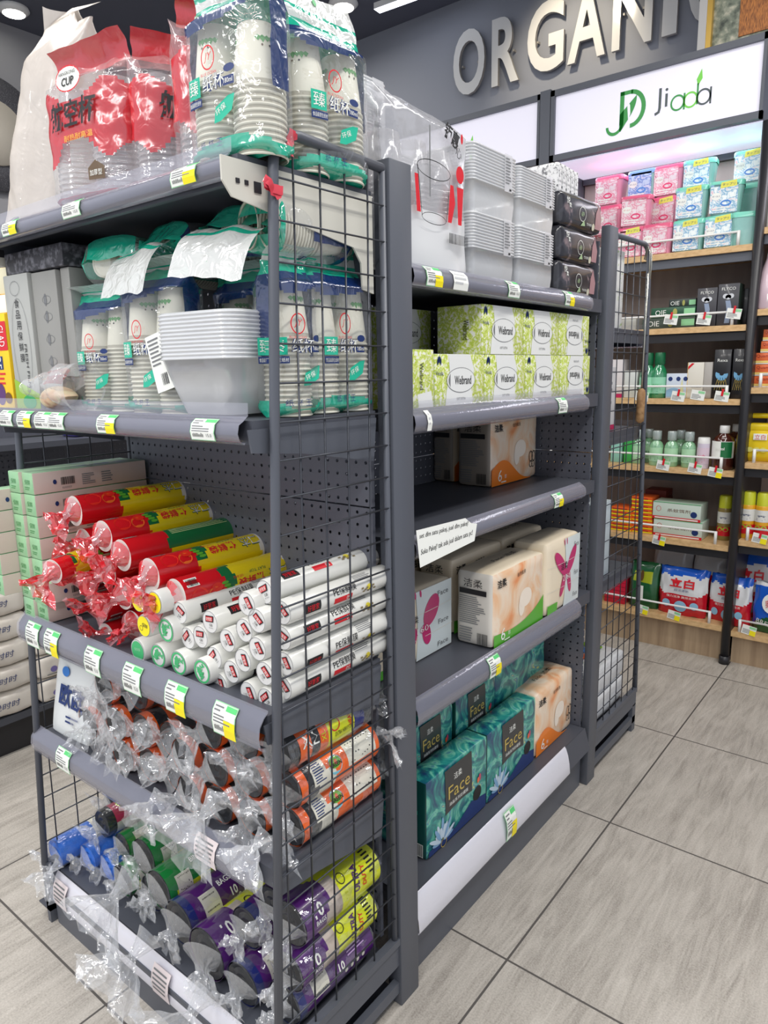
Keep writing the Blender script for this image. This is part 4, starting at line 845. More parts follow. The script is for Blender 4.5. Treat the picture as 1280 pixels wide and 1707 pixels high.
fr(277, 1050, 'green', 'green-ringed film roll highest of its kind beside the yellow caps', r=.0235, y=-.285, rl=-.1); fr(264, 1093, 'green', 'green-ringed film roll second from left in the bottom row', r=.0235, y=-.285, rl=.6); fr(298, 1105, 'green', 'green-ringed film roll third from left in the bottom row', r=.0235, y=-.285, rl=.3); fr(337, 1119, 'green', 'green-ringed film roll at the right end of the green bottom row', r=.0235, y=-.285, rl=-.5)
fr(230, 1084, 'solid', 'film roll with solid green cap at the left end of the bottom row', r=.0235, y=-.285)
for px, py, lab in ((300, 1021, 'upper left white film roll of the logo-capped heap, beside the yellow caps'), (350, 1036, 'logo-capped white film roll right of the upper left one'), (411, 1006, 'topmost logo-capped white film roll beside the wire frame pole'), (428, 1034, 'logo-capped white film roll just below the topmost one by the pole'),
    (313, 1063, 'logo-capped film roll right of the highest green-ringed roll'), (334, 1061, 'logo-capped film roll overlapping its left neighbour in the third tier'), (379, 1067, 'logo-capped film roll at the centre of the white heap'), (407, 1050, 'small-looking logo-capped film roll upper right of the centre'), (429, 1081, 'logo-capped film roll against the pole in the middle of the heap'),
    (357, 1096, 'logo-capped film roll below left of the heap centre'), (405, 1100, 'logo-capped film roll below right of the heap centre'), (386, 1119, 'logo-capped film roll upside down low in the heap'), (366, 1140, 'lowest left logo-capped film roll resting near the strip'), (414, 1155, 'lowest logo-capped film roll in front of the last price tag'), (441, 1122, 'logo-capped film roll half hidden by the pole, low in the heap'), (444, 1166, 'logo-capped film roll at the very bottom right against the pole')):
    fr(px, py, 'logo', lab, y=-.268)
for x, z, lab, rl in ((-.036, .782, 'lowest white film roll seen along its length through the wire side', .3), (-.03, .824, 'second white film roll from below seen through the wire side', .55), (-.032, .866, 'printed white film roll with dark logo seen through the wire side', -.1), (-.03, .908, 'white film roll with red 50 panel seen through the wire side', .25), (-.068, .934, 'highest white film roll seen through the wire side', -1.0)):
    dup(proto[('logo', .0205)], lab, (x, -.252+.004, z), (0, rl, 0))
# ================================================================== bin bag rolls on the two lowest shelves
BLK = mat('black_bin_bag', (40, 42, 46), .32, coat=.3, bump=.5, bscale=70); BLU = mat('blue_bin_bag', (40, 110, 210), .3, coat=.3, bump=.5, bscale=70)
ORG = mat('orange_band', (238, 104, 40), .3, coat=.4); LIME = mat('lime_band', (216, 224, 30), .3, coat=.4); PUR = mat('purple_band', (82, 34, 110), .28, coat=.5); PNKB = mat('pink_band', (196, 60, 96), .3, coat=.4); GRB = mat('green_band', (30, 132, 62), .28, coat=.5); NVB = mat('navy_band', (34, 44, 110), .3, coat=.4); LBL = mat('off_white_label', (222, 220, 206), .45, coat=.2); BAGF = ramp_mat('bag_photo_print', [(.4, (150, 134, 120)), (.6, (200, 188, 176))], 20, 3, .4)
def bin_roll(label, loc, rot, kind, r=.033, L_=.2, seed=1, flare=.045, rear=False, group='rolled bin bags'):
    t = thing('bin_bag_roll', label, 'bin bag roll', loc, rot, group); mb = MB(); base = BLU if kind == 'blue' else BLK
    mb.grid(lambda u, v: V(((r+.0012*math.sin(9*u*2*PI+v*9))*math.sin(2*PI*u), v*L_, (r+.0012*math.sin(9*u*2*PI+v*9))*math.cos(2*PI*u))), 36, 10, base, True)
    for k in range(4): q = r*(1-k/4); mb.grid(lambda u, v: V(((q-v*r/4)*math.sin(2*PI*u), .0+.003*(k % 2)+.003*v*(1 if k % 2 == 0 else -1), (q-v*r/4)*math.cos(2*PI*u))), 28, 1, base, True)
    mb.add([V((r*math.sin(2*PI*i/28), L_, r*math.cos(2*PI*i/28))) for i in range(28)], [list(range(28))[::-1]], base)
    mb.build('rolled_bags', t); mb = MB(); C_ = {'orange': (ORG, LIME, LBL), 'xl': (LIME, ORG, BLK), 'green': (GRB, LIME, LBL), 'purple': (PUR, PUR, LBL), 'yellow': (LIME, PUR, BAGF), 'pink': (PNKB, LBL, GRB), 'blue': (BLU, LBL, LBL)}[kind]
    R_o = r+.002; f = cylmap(R_o, .0004); f2 = cylmap(R_o, .0009); f3 = cylmap(R_o, .0014); a0, a1 = (.0, L_) if kind in ('orange', 'green', 'purple', 'yellow') else (.02, L_*.9)
    def mt(u, v):
        if kind == 'orange': return C_[0] if v < .09 or v > .4 else (BLK if v < .22 else (LBL if .15 < u < .5 else C_[0]))
        if kind == 'xl': return C_[1] if .0 < v < .18 or .28 < v < .42 else (BLK if v <= .28 else (NVB if v > .84 and .1 < u < .4 else C_[0]))
        if kind == 'green': return C_[0] if (u < .2 or u > .8 or v < .1) else C_[1]
        if kind == 'purple': return C_[1] if v > .08 else NVB
        if kind == 'yellow': return C_[1] if v < .3+.05*math.sin(u*20) else (C_[2] if v < .46 and u < .5 else C_[0])
        if kind == 'pink': return C_[0] if u < .22 or u > .85 else C_[1]
        return None if (v < .4 or v > .75) else C_[1]
    mb.grid(lambda u, v: V((R_o*math.sin(2*PI*u), a0+(a1-a0)*v, R_o*math.cos(2*PI*u))), 36, 24, mt, True)
    if kind == 'orange':
        mb.quad(.115, .19, .008, .05, f, LBL, 3, 6); mb.lines(.12, .185, .012, .046, 9, f2, INK, seed, True); mb.ellipse(.085, .032, .016, .017, f, mat('sky_badge', (120, 190, 210), .4), 18); mb.ellipse(.085, .028, .013, .010, f2, mat('leaf_badge', (110, 180, 60), .4), 14); mb.text('GREEN', .085, .032, .007, f3, INK, rot=PI, bold=.02); mb.quad(.03, .062, .006, .048, f, LBL, 2, 6); mb.lines(.034, .06, .01, .045, 8, f2, NAVY, 3)
    elif kind == 'xl':
        mb.text('XL', .045, .032, .022, f2, PAPER, rot=PI+.1); mb.ring(.045, .032, .016, .016, .001, f2, PAPER, 4); mb.text('EXTRA HEAVY DUTY', .128, .048, .008, f2, INK, rot=PI, wid=.05); mb.ring(.105, .03, .012, .012, .002, f2, RED, 18); mb.text('HEAVY', .142, .032, .010, f2, RED, rot=PI/2, wid=.026, bold=.02); mb.text('XL', .075, .038, .010, f2, LIME, rot=PI/2); mb.barcode(.08, .12, -.002, .012, f2, 2)
    elif kind == 'green':
        mb.text('BIN BAG', .09, .01, .010, f2, PAPER, rot=PI, bold=.02); mb.quad(.02, .055, .02, .052, f, LBL, 2, 6); mb.lines(.024, .052, .024, .05, 8, f2, INK, 5, True); mb.ellipse(.1, .036, .018, .016, f, mat('pale_badge', (170, 214, 150), .4), 16); mb.text('BIO', .1, .036, .010, f2, NAVY, rot=PI)
    elif kind == 'purple':
        mb.text('BAGS', .1, .012, .010, f2, PAPER, rot=PI, bold=.02); mb.lines(.13, .19, .002, .03, 6, f2, mat('pale_lilac', (200, 170, 220), .5), 4); mb.quad(.035, .075, .012, .046, f, LBL, 2, 6); mb.barcode(.04, .07, .018, .04, f2, 7, False); mb.text('10', .11, .034, .014, f2, PAPER, rot=PI, bold=.03)
        for k in range(4): mb.ellipse(.12+.016*k, .046, .004, .004, f2, LBL, 10)
    elif kind == 'yellow':
        mb.text('ULTRA', .135, .030, .014, f2, PUR, rot=PI/2+.2, wid=.04, bold=.03); mb.text('DUTY', .155, .034, .010, f2, RED, rot=PI/2+.2, wid=.03, bold=.02); mb.text('10', .035, .03, .020, f2, PAPER, rot=PI, bold=.02); mb.text('BAGS', .035, .046, .007, f2, PAPER, rot=PI); mb.ring(.105, .016, .009, .009, .0015, f2, INK, 16); mb.lines(.17, .19, .0, .04, 6, f2, INK, 3)
    elif kind == 'pink': mb.barcode(.06, .1, .02, .036, f2, 2); mb.ellipse(.045, .006, .01, .012, f2, LIME, 14); mb.ellipse(.13, .012, .012, .01, f2, RED, 12); mb.lines(.07, .12, -.004, .012, 4, f2, PAPER, 4)
    mb.build('paper_band', t); mb = MB()
    def W(u, v): k = 2*PI*u; n = noise.noise_vector(V((math.sin(k)*3, math.cos(k)*3, v*7+seed))); q = r*1.07+.003*n.x; return V((q*math.sin(k), -.004+(L_+.008)*v, q*math.cos(k)))+n*.0015
    mb.grid(W, 28, 20, WRAP, True, False); wrap_end(mb, (0, -.004, 0), (.25*math.sin(seed), -1, -.5+.3*math.cos(seed*2)), r*1.05, .03+.008*(seed % 3), flare, CRINK, seed, .008, 22, 9)
    if rear: wrap_end(mb, (0, L_+.002, 0), (.05, 1, .0), r*1.05, .045, .035, CRINK, seed+5, .0, 18, 8)
    mb.build('clear_wrapper', t); return t
Z4, Z5 = .488, .131
protoB = {}
def br_(kind, label, x, z, y=-.262, rx=0, rz=0, seed=1, sc=1, rear=False):
    k = (kind, seed, rear)
    if k not in protoB: protoB[k] = bin_roll(label, (x, y, z), (0, rx, rz), kind, seed=seed, rear=rear, flare=.026 if kind in ('purple', 'yellow', 'green') else .042); protoB[k].scale = (sc, 1, sc); return protoB[k]
    return dup(protoB[k], label, (x, y, z), (0, rx, rz), scale=(sc, 1, sc))
SIDE = 'seen lengthwise through the wire side'
br_('xl', 'yellow and orange banded black bin bag roll on top, '+SIDE, -.056, .664, -.25, .25, 0, 1, 1, True)
br_('orange', 'middle orange banded black bin bag roll '+SIDE, -.052, .592, -.235, .2, 0, 2, 1, True); br_('orange', 'lowest orange banded black bin bag roll '+SIDE, -.05, .523, -.235, .1, 0, 2, 1, True)
wh = ['black bin bag roll with orange band ', 'crinkle-wrapped black bin bag roll ']
R0 = [(-.122, .523), (-.194, .523), (-.266, .523), (-.338, .523), (-.410, .523), (-.482, .523), (-.554, .523)]
R1 = [(-.124, .594), (-.2, .592), (-.276, .592), (-.348, .592), (-.422, .59), (-.497, .588), (-.575, .588), (-.635, .54)]
R2 = [(-.13, .664), (-.21, .662), (-.53, .655), (-.45, .658)]
nth = ['first', 'second', 'third', 'fourth', 'fifth', 'sixth', 'seventh', 'eighth']
for row, nm in ((R0, 'bottom'), (R1, 'middle'), (R2, 'top')):
    for k, (x, z) in enumerate(row): br_('orange', 'orange banded black bin bag roll, %s from the pole in the %s row' % (nth[k], nm), x, z, -.255-.012*((k*7) % 3), .7*k, .05*math.sin(k*3), 2+(k % 2)*3)
# white bag with blue lettering
t = thing('white_flat_bag', 'white flat bag with dark blue characters leaning at the left of the fourth shelf', 'bag', (-.70, -.272, Z4), (-.22, 0, .06)); t.scale = (1.25, 1, 1.02); mb = MB()
mb.rpack((0, 0, .1), (.058, .008, .1), mat('white_glossy_bag', (222, 226, 226), .3, coat=.4, bump=.2, bscale=30), .006, 6, .004, .002)
f = plane((0, -.0135, 0), (1, 0, 0), (0, 0, 1)); mb.text('欧欧', .003, .088, .05, f, NAVY, wid=.075, rot=-.05, bold=.03); mb.ellipse(-.022, .14, .011, .011, f, mat('logo_blue', (50, 120, 200), .4)); mb.text('3层加厚', -.014, .176, .010, f, INK, wid=.04); mb.text('垃圾袋', .036, .172, .007, f, GREY); mb.lines(-.01, .03, .03, .05, 2, f, NAVY); mb.build('bag_body', t)
# lowest shelf
LS_ = 'on the lowest shelf'
for kd, lab, x, z, y, ry, sd, sc in (
    ('blue', 'bright blue bin bag roll at the left end of the lowest shelf', -.80, .166, -.295, 0, 3, 1.0), ('blue', 'blue bin bag roll second from the left on the lowest shelf', -.725, .164, -.255, 1, 3, .95),
    ('pink', 'pink and white banded bin bag roll lying on the left blue rolls', -.722, .232, -.215, 0, 4, .95), ('pink', 'dark pink banded bin bag roll highest at the left of the lowest shelf', -.775, .245, -.155, .5, 4, .95),
    ('blue', 'blue bin bag roll under the green ones with only its end showing', -.655, .164, -.245, 1, 3, .95), ('green', 'small green banded bin bag roll above the second blue roll', -.62, .225, -.225, -.2, 6, .85),
    ('green', 'green banded bin bag roll half buried under clear film beside the blue rolls', -.585, .17, -.25, .2, 6, 1.05), ('green', 'green and yellow banded bin bag roll highest beside the fourth shelf strip', -.50, .262, -.245, .35, 6, 1.2),
    ('purple', 'purple banded bin bag roll buried under the green ones', -.495, .172, -.235, .5, 7, 1.15), ('green', 'green and yellow banded bin bag roll with white label next to the purple roll', -.425, .232, -.262, .15, 6, 1.2),
    ('purple', 'purple banded bin bag roll with pale panel behind the large front one', -.352, .198, -.268, .05, 7, 1.3), ('yellow', 'large yellow and purple banded bin bag roll nearest the front', -.257, .184, -.275, -.35, 8, 1.5),
    ('purple', 'purple banded bin bag roll right of the large front one', -.16, .172, -.27, .1, 7, 1.2), ('purple', 'lowest purple banded bin bag roll seen lengthwise through the wire side', -.07, .172, -.25, .25, 7, 1.15),
    ('purple', 'dark purple banded bin bag roll above the large front one', -.175, .262, -.24, .3, 7, 1.15), ('yellow', 'yellow and purple banded bin bag roll low behind the wire side', -.055, .246, -.25, .3, 8, 1.05),
    ('yellow', 'yellow banded bin bag roll of the middle layer left of its twin', -.125, .322, -.22, .2, 8, 1.05), ('yellow', 'bulky yellow banded bin bag roll topmost behind the wire side', -.062, .328, -.235, .15, 8, 1.2)):
    br_(kd, lab, x, z, y, ry, .0, sd, sc)
def film_blob(label, px, py, y, sz, seed, ax=(0, -1, -.4)):
    p = at(px, py, y=y); t = thing('crumpled_film', label, 'plastic film', p, 0, 'crumpled clear film ends'); mb = MB(); wrap_end(mb, (0, .02, 0), ax, sz*.3, sz*1.1, sz*.8, CRINK, seed, .02, 24, 10); mb.build('film', t)
for a in (('crumpled clear film hanging over the left end of the lowest strip', 85, 1445, -.33, .05, 3), ('large crumpled clear film in front of the green rolls', 205, 1470, -.33, .10, 5), ('large crumpled clear film spilling over the lowest strip', 235, 1570, -.34, .10, 8), ('crumpled clear film at the bottom right of the lowest strip', 330, 1665, -.34, .09, 11), ('crumpled clear film bundle at the centre of the fourth shelf', 345, 1340, -.34, .075, 13), ('crumpled clear film hanging left of the wire frame pole', 425, 1400, -.34, .05, 17), ('crumpled clear film at the left of the black rolls', 250, 1330, -.32, .05, 19)): film_blob(*a)
p = at(655, 1222, x=.0); t = thing('crumpled_film', 'clear film end poking out through the wire side above the orange rolls', 'plastic film', p, 0, 'crumpled clear film ends'); mb = MB()
wrap_end(mb, (-.03, -.01, 0), (1, .5, 0), .01, .05, .018, CRINK, 4, 0, 20, 10); wrap_end(mb, (-.01, -.005, 0), (.3, .2, -1), .01, .06, .018, CRINK, 9, 0, 20, 10); mb.build('film', t)
# ================================================================== right-facing shelves
NB = None
def facing(t_loc_x, y0, y1, z0, z1, dep, name, label, cat, mt, deco=None, rz=0, group=None, r=.004, bulge=0, nz=0, n=8, body='carton_body', tilt=0):
    """a pack whose printed front faces +x; local +x is out, y across"""
    c = V((t_loc_x, (y0+y1)/2, z0)); t = thing(name, label, cat, c, (0, tilt, rz), group); a, H = (y1-y0)/2, z1-z0; mb = MB()
    mb.rpack((-dep/2, 0, H/2), (dep/2, a, H/2), mt, r, n, bulge, nz, seed=y0*3)
    if deco: deco(mb, a, H, dep, bulge)
    mb.build(body, t); return t
FX = lambda e=.0006, x=0: plane((x, 0, 0), (0, 1, 0), (0, 0, 1), e)
# tissue cartons
WB = ramp_mat('lime_floral_carton', [(.40, (236, 238, 228)), (.48, (216, 226, 130)), (.56, (176, 198, 44)), (.7, (228, 232, 200))], 120, 5, .4, dist=.6); WBP = mat('carton_white_panel', (232, 234, 232), .4)
def d_weib(flip=False):
    def d(mb, a, H, dep, b_):
        f, f2, f3 = FX(.0006), FX(.0011), FX(.0016); s_ = -1 if flip else 1; c = H/2; R_ = PI if flip else 0
        mb.poly([(-a*.62*s_+0, .0005), (a*.5*s_, .0005), (a*.44*s_, H*.35), (a*.55*s_, H*.7), (a*.38*s_, H-.0005), (-a*.5*s_, H-.0005), (-a*.44*s_, H*.6), (-a*.58*s_, H*.3)][::s_], f, WBP)
        mb.ring(0, c+.004*s_*0, a*.58, H*.245, .0012, f2, GREY, 30); mb.ellipse(0, c, a*.565, H*.235, f2, WBP, 26)
        mb.grid(lambda u, v: f3(s_*(-a*.44+a*.1*v*0-.006*math.sin(PI*u)*v), c+H*.13*(1-2*u)), 8, 1, GREY)
        mb.text('Weibrand', a*.07*s_, c, H*.17, f3, mat('dark_grey_ink', (52, 54, 56), .5), wid=a*.68, rot=R_, bold=.01); mb.text('SOFT EXTRA', 0, c-H*.36*s_, H*.05, f2, GREY, wid=a*.36, rot=R_)
        for k in range(5): an = PI/2+.5*(k-2); mb.ellipse(s_*(-a*.86+.006*math.cos(an)), c+s_*(H*.3+.01*math.sin(an)), .0022, .0065, f2, NAVY, 8)
        mb.text('Vinda', s_*-a*.85, c+s_*H*.14, H*.08, f2, NAVY, rot=R_)
        e = plane((0, -a, 0), (1, 0, 0), (0, 0, 1)); mb.text('Weibrand', -dep*.35, c, H*.14, plane((0, -a, 0), (1, 0, 0), (0, 0, 1), .001), INK, wid=H*.4, rot=-PI/2)
    return d
def weib(y0, y1, z0, label, flip=False, x=-.022, dep=.11, **k): return facing(x, y0+.0008, y1-.0008, z0, z0+.1, dep, 'tissue_box', label, 'tissue box', {'*': WB, '+z': WBP}, d_weib(flip), group='lime floral tissue boxes', r=.0015, n=2, **k)
w1 = weib(.159, .34, 1.2005, 'lime floral tissue box leftmost of the lower row with its end showing'); dup(w1, 'lime floral tissue box second from left in the lower row', (-.022, .432, 1.2005)); dup(w1, 'lime floral tissue box third from left in the lower row', (-.022, .615, 1.2005))
w2 = weib(.708, .89, 1.2005, 'lime floral tissue box at the right of the lower row, printed upside down', True)
dup(w1, 'lime floral tissue box leftmost of the upper row with its shaded end showing', (-.022, .419, 1.301)); dup(w1, 'lime floral tissue box in the middle of the upper row', (-.022, .602, 1.301)); dup(w2, 'lime floral tissue box at the right of the upper row, printed upside down', (-.022, .785, 1.301))
dup(w1, 'lime floral tissue box set back behind the left gap, upper of two', (-.19, .30, 1.301)); dup(w1, 'lime floral tissue box set back behind the left gap, lower of two', (-.175, .29, 1.2005))
facing(-.022, .066, .155, 1.2005, 1.308, .09, 'tissue_box', 'narrow bright lime tissue box end next to the upright post', 'tissue box', WB, lambda mb, a, H, d, b: (mb.poly([(-a*.1, .001), (a*.95, .001), (a*.8, H*.3), (-a*.2, H*.25)], FX(), WBP), mb.text('Weibrand', a*.1, H*.55, H*.11, FX(.001), INK, wid=H*.45, rot=-PI/2)), group='lime floral tissue boxes', r=.0015, n=2)
# soft tissue packs
PEACH = ramp_mat('peach_watercolour', [(.3, (232, 150, 96)), (.45, (238, 196, 156)), (.58, (240, 222, 200)), (.72, (236, 206, 176))], 9, 4, .3, dist=1.4, coat=.4); PCRM = mat('pack_cream', (236, 222, 196), .35, coat=.4); PWH = mat('pack_white_side', (226, 222, 212), .4, coat=.3); PORG = mat('pack_orange', (244, 130, 24), .35, coat=.4); PGR = mat('pack_green', (84, 176, 48), .35, coat=.4); PLP = mat('pack_light_panel', (216, 226, 226), .35, coat=.3); MAG = mat('butterfly_magenta', (196, 44, 110), .35, coat=.4)
TEALW = ramp_mat('teal_watercolour', [(.3, (20, 56, 104)), (.42, (24, 104, 116)), (.5, (46, 150, 140)), (.58, (120, 196, 170)), (.64, (44, 128, 160)), (.72, (200, 214, 120))], 15, 5, .3, dist=1.8, coat=.5); DGRN = mat('pack_dark_green', (14, 74, 70), .35, coat=.4); CHAR = mat('pack_charcoal_panel', (46, 48, 50), .4, coat=.3); GOLD = mat('gold_print', (196, 172, 90), .4); LOT = mat('lotus_pale_blue', (196, 216, 230), .4); LOT2 = mat('lotus_deep_blue', (44, 84, 160), .4)
def wave(mb, f, a, H, col, up=1, top=.3, fr=1): mb.grid(lambda u, v: f(-a+2*a*u, .002+v*H*(top*(abs(u-.35)**1.5)*2.1+.06)), 14, 1, col)
def bz(b, k=.0014): return lambda u, v: None
def bulgemap(a, H, b, e): return lambda u, v: V((b*(1-(u/a)**2)*(1-((v-H/2)/(H/2))**2)+e, u, v))
def end_panel(mb, a, H, dep, tag_=True, title=True):
    e = lambda k: plane((0, -a-.006, 0), (1, 0, 0), (0, 0, 1), k); c = -dep/2
    if title: mb.text('洁柔', c, H*.85, H*.11, e(.0006), INK, wid=dep*.5); 
    mb.lines(c-dep*.36, c+dep*.36, H*.3, H*.68, 14, e(.0006), GREY, 4); mb.lines(c-dep*.36, c+dep*.0, H*.06, H*.26, 6, e(.0006), GREY, 5); mb.quad(c-dep*.36, c+dep*.36, H*.70, H*.77, e(.0006), INK)
    mb.barcode(c+dep*.12, c+dep*.4, H*.05, H*.2, e(.0006), 8, False)
def d_peach(kind):
    def d(mb, a, H, dep, b_):
        f, f2, f3 = (bulgemap(a, H, b_, e) for e in (.0012, .0018, .0024)); col = PGR if kind == 'green' else PORG
        if kind == 'green': mb.grid(lambda u, v: f(-a*.97+1.94*a*u, H*.012+v*H*(.14+.5*max(0, u-.3)**2.2+.1*max(0, .3-u))), 18, 2, col)
        else: mb.grid(lambda u, v: f(-a*.97+1.94*a*u*.85, H*.012+v*H*.36*math.exp(-((u-.25)*2.6)**2)), 18, 2, col)
        mb.text('洁柔', -a*.72, H*.84, H*.11, f2, INK, bold=.02, rot=.0); mb.text('自然柔滑', a*.0, H*.86, H*.055, f2, INK, rot=.03); mb.text('6', -a*.66, H*.15, H*.17, f2, PAPER); mb.text('包', -a*.44, H*.13, H*.06, f2, PAPER); mb.lines(-a*.6, -a*.3, H*.03, H*.07, 1, f2, PAPER)
        if kind != 'green':
            for s_ in (-1, 1): mb.ring(a*.72+s_*a*.07, H*.34, a*.09, H*.085, .0025, f2, INK, 18); mb.ring(a*.72+s_*a*.055, H*.22, a*.07, H*.055, .0022, f2, INK, 16)
        mb.ellipse(a*.15, H*.5, a*.25, H*.13, f, mat('petal_white', (244, 232, 216), .4)); mb.ellipse(a*.0, H*.42, a*.12, H*.16, f, mat('petal_white', (244, 232, 216), .4)); end_panel(mb, a, H, dep)
        g = plane((0, 0, H+.003+b_*0), (0, 1, 0), (-1, 0, 0), .0008+b_); mb.text('Face 洁柔', 0, dep*.45, dep*.16, g, INK, wid=a*.9)
    return d
def rel(mb, cu, cv, a, b, rot, fn, mt, n=22):
    c, s_ = math.cos(rot), math.sin(rot); mb.poly([(cu+a*math.cos(q)*c-b*math.sin(q)*s_, cv+a*math.cos(q)*s_+b*math.sin(q)*c) for q in [2*PI*i/n for i in range(n)]], fn, mt)
def d_fly(mb, a, H, dep, b_):
    f, f2, f3 = (bulgemap(a, H, b_, e) for e in (.0012, .0018, .0024)); mb.quad(-a*.0, a*.98, H*.02, H*.98, f, PLP, 6, 6)
    for k in (1/3, 2/3): mb.quad(-a, a, H*k-.0006, H*k+.0006, f2, PWH, 6)
    for s_ in (-1, 1):
        rel(mb, a*.05+s_*a*.33, H*.66, a*.17, H*.24, -s_*.75, f2, MAG); rel(mb, a*.05+s_*a*.19, H*.36, a*.11, H*.17, s_*.35, f2, MAG); mb.ellipse(a*.05+s_*a*.07, H*.96*.98, a*.025, H*.05, f2, MAG, 8)
    mb.text('洁柔', -a*.1, H*.62, H*.1, f3, INK); mb.text('2160', a*.05, H*.45, H*.1, f3, MAG, wid=a*.5); mb.text('2160', a*.05+.0005, H*.45, H*.085, f3, PAPER, wid=a*.46)
    for k in (.9, .5, .18): mb.text('Face', a*.72, H*k-.01, H*.07, f3, GREY, wid=a*.3)
    mb.quad(-a*.95, -a*.4, H*.03, H*.15, f2, PGR, 3); end_panel(mb, a, H, dep, title=False)
def d_teal(mb, a, H, dep, b_):
    f, f2, f3 = (bulgemap(a, H, b_, e) for e in (.0012, .0018, .0024)); mb.grid(lambda u, v: f(-a*.46+a*.88*u, H*(.40+.05*math.sin(2.6*u))+v*H*(.575-.05*math.sin(2.6*u))), 4, 6, CHAR)
    mb.text('洁柔', -a*.06, H*.83, H*.085, f2, PAPER); mb.text('Face', -a*.02, H*.66, H*.17, f2, GOLD, wid=a*.7); mb.text('油画系列珍藏版', -a*.04, H*.51, H*.05, f2, PAPER, wid=a*.62)
    mb.poly([(-a*.95, .004), (a*.95, .004), (a*.95, H*.2), (a*.4, H*.28), (-a*.1, H*.12), (-a*.95, H*.1)], f, mat('deep_pond_blue', (24, 52, 112), .35, coat=.4))
    for k in range(13): an = .1+2.95*k/12; q = .8+.2*math.sin(k*2.4); rel(mb, -a*.55+a*.24*q*math.cos(an), H*.1+H*.19*q*math.sin(an), a*.19*q, H*.028, math.atan2(H*math.sin(an), a*math.cos(an)), f3 if k % 2 else f2, LOT if k % 3 else mat('lotus_mid_blue', (130, 170, 206), .4))
    mb.ellipse(a*.62, H*.32, a*.15, H*.1, f, INK, 16); mb.ring(-a*.5, H*.06, .012, .012, .002, f2, GOLD, 14); mb.ellipse(a*.7, H*.52, .006, .01, f2, PNKB, 8); mb.ellipse(a*.64, H*.5, .005, .008, f2, ORG, 8)
    e = plane((0, -a-.004, 0), (1, 0, 0), (0, 0, 1), .0006); mb.lines(-dep*.8, -dep*.2, H*.3, H*.9, 5, e, TEAL, 4); mb.barcode(-dep*.5, -dep*.15, H*.05, H*.2, e, 3)
soft = dict(r=.012, bulge=.005, nz=.0012, body='pack_body')
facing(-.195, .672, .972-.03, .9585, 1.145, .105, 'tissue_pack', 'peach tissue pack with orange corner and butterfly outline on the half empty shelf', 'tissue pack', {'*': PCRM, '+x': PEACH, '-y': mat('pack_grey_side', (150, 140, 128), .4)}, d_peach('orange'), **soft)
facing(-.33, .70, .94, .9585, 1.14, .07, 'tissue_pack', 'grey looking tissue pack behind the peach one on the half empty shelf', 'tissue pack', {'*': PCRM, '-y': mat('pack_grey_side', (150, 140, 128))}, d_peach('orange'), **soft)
facing(-.024, .393, .652, .6335, .815, .10, 'tissue_pack', 'peach tissue pack with green wave and large white end panel', 'tissue pack', {'*': PCRM, '+x': PEACH, '-y': PWH}, d_peach('green'), **soft)
facing(-.02, .660, .862, .6335, .83, .10, 'tissue_pack', 'cream tissue pack with magenta butterfly at the right of the fourth shelf', 'tissue pack', PCRM, d_fly, **soft)
facing(-.125, .085, .375, .6335, .80, .12, 'tissue_pack', 'cream tissue pack with magenta butterfly set back behind the upright post', 'tissue pack', PCRM, d_fly, **soft)
facing(-.05, .068, .098, .72, .80, .06, 'tissue_pack', 'small upright white tissue pack end peeking past the near post', 'tissue pack', PWH, None, **soft)
for x, y0, y1, lab in ((-.15, .42, .66, 'first shadowed tissue pack behind the green wave pack'), (-.15, .67, .9, 'second shadowed tissue pack behind the butterfly pack'), (-.27, .40, .66, 'tissue pack farthest back on the fourth shelf')): facing(x, y0, y1, .6335, .825, .1, 'tissue_pack', lab, 'tissue pack', PCRM, d_peach('green'), **soft)
T1 = facing(-.06, .176, .436, .1985, .388, .062, 'tissue_pack', 'teal lotus tissue pack with black Face panel nearest the near post, front row', 'tissue pack', {'*': TEALW, '-y': DGRN}, d_teal, r=.006, bulge=.003, nz=.001, body='pack_body')
dup(T1, 'teal lotus tissue pack with black Face panel in the middle of the front row', (-.06, .568, .1985)); 
facing(-.06, .702, .948, .1985, .388, .10, 'tissue_pack', 'peach tissue pack with orange wave at the right end of the lowest shelf', 'tissue pack', {'*': PCRM, '+x': PEACH, '+z': PEACH}, d_peach('orange'), **soft)
M_ = dup(T1, 'small upright teal tissue pack standing behind the front row, left', (-.128, .29, .312), scale=(1, .74, .86)); dup(T1, 'small upright teal tissue pack standing behind the front row, centre', (-.128, .497, .312), scale=(1, .74, .86))
facing(-.13, .60, .90, .335, .49, .14, 'tissue_pack', 'crumpled topped teal tissue pack lying high at the back right of the lowest shelf', 'tissue pack', TEALW, None, r=.014, bulge=.006, nz=.004, body='pack_body')
for k, (y0, y1) in enumerate(((.17, .43), (.44, .69), (.70, .94))): facing(-.128, y0, y1, .1985, .31 if k < 2 else .333, .13, 'tissue_pack', 'hidden teal tissue pack lying under the upper packs, %s' % ('left', 'centre', 'right')[k], 'tissue pack', TEALW, None, r=.01, bulge=0, nz=.001, body='pack_body')
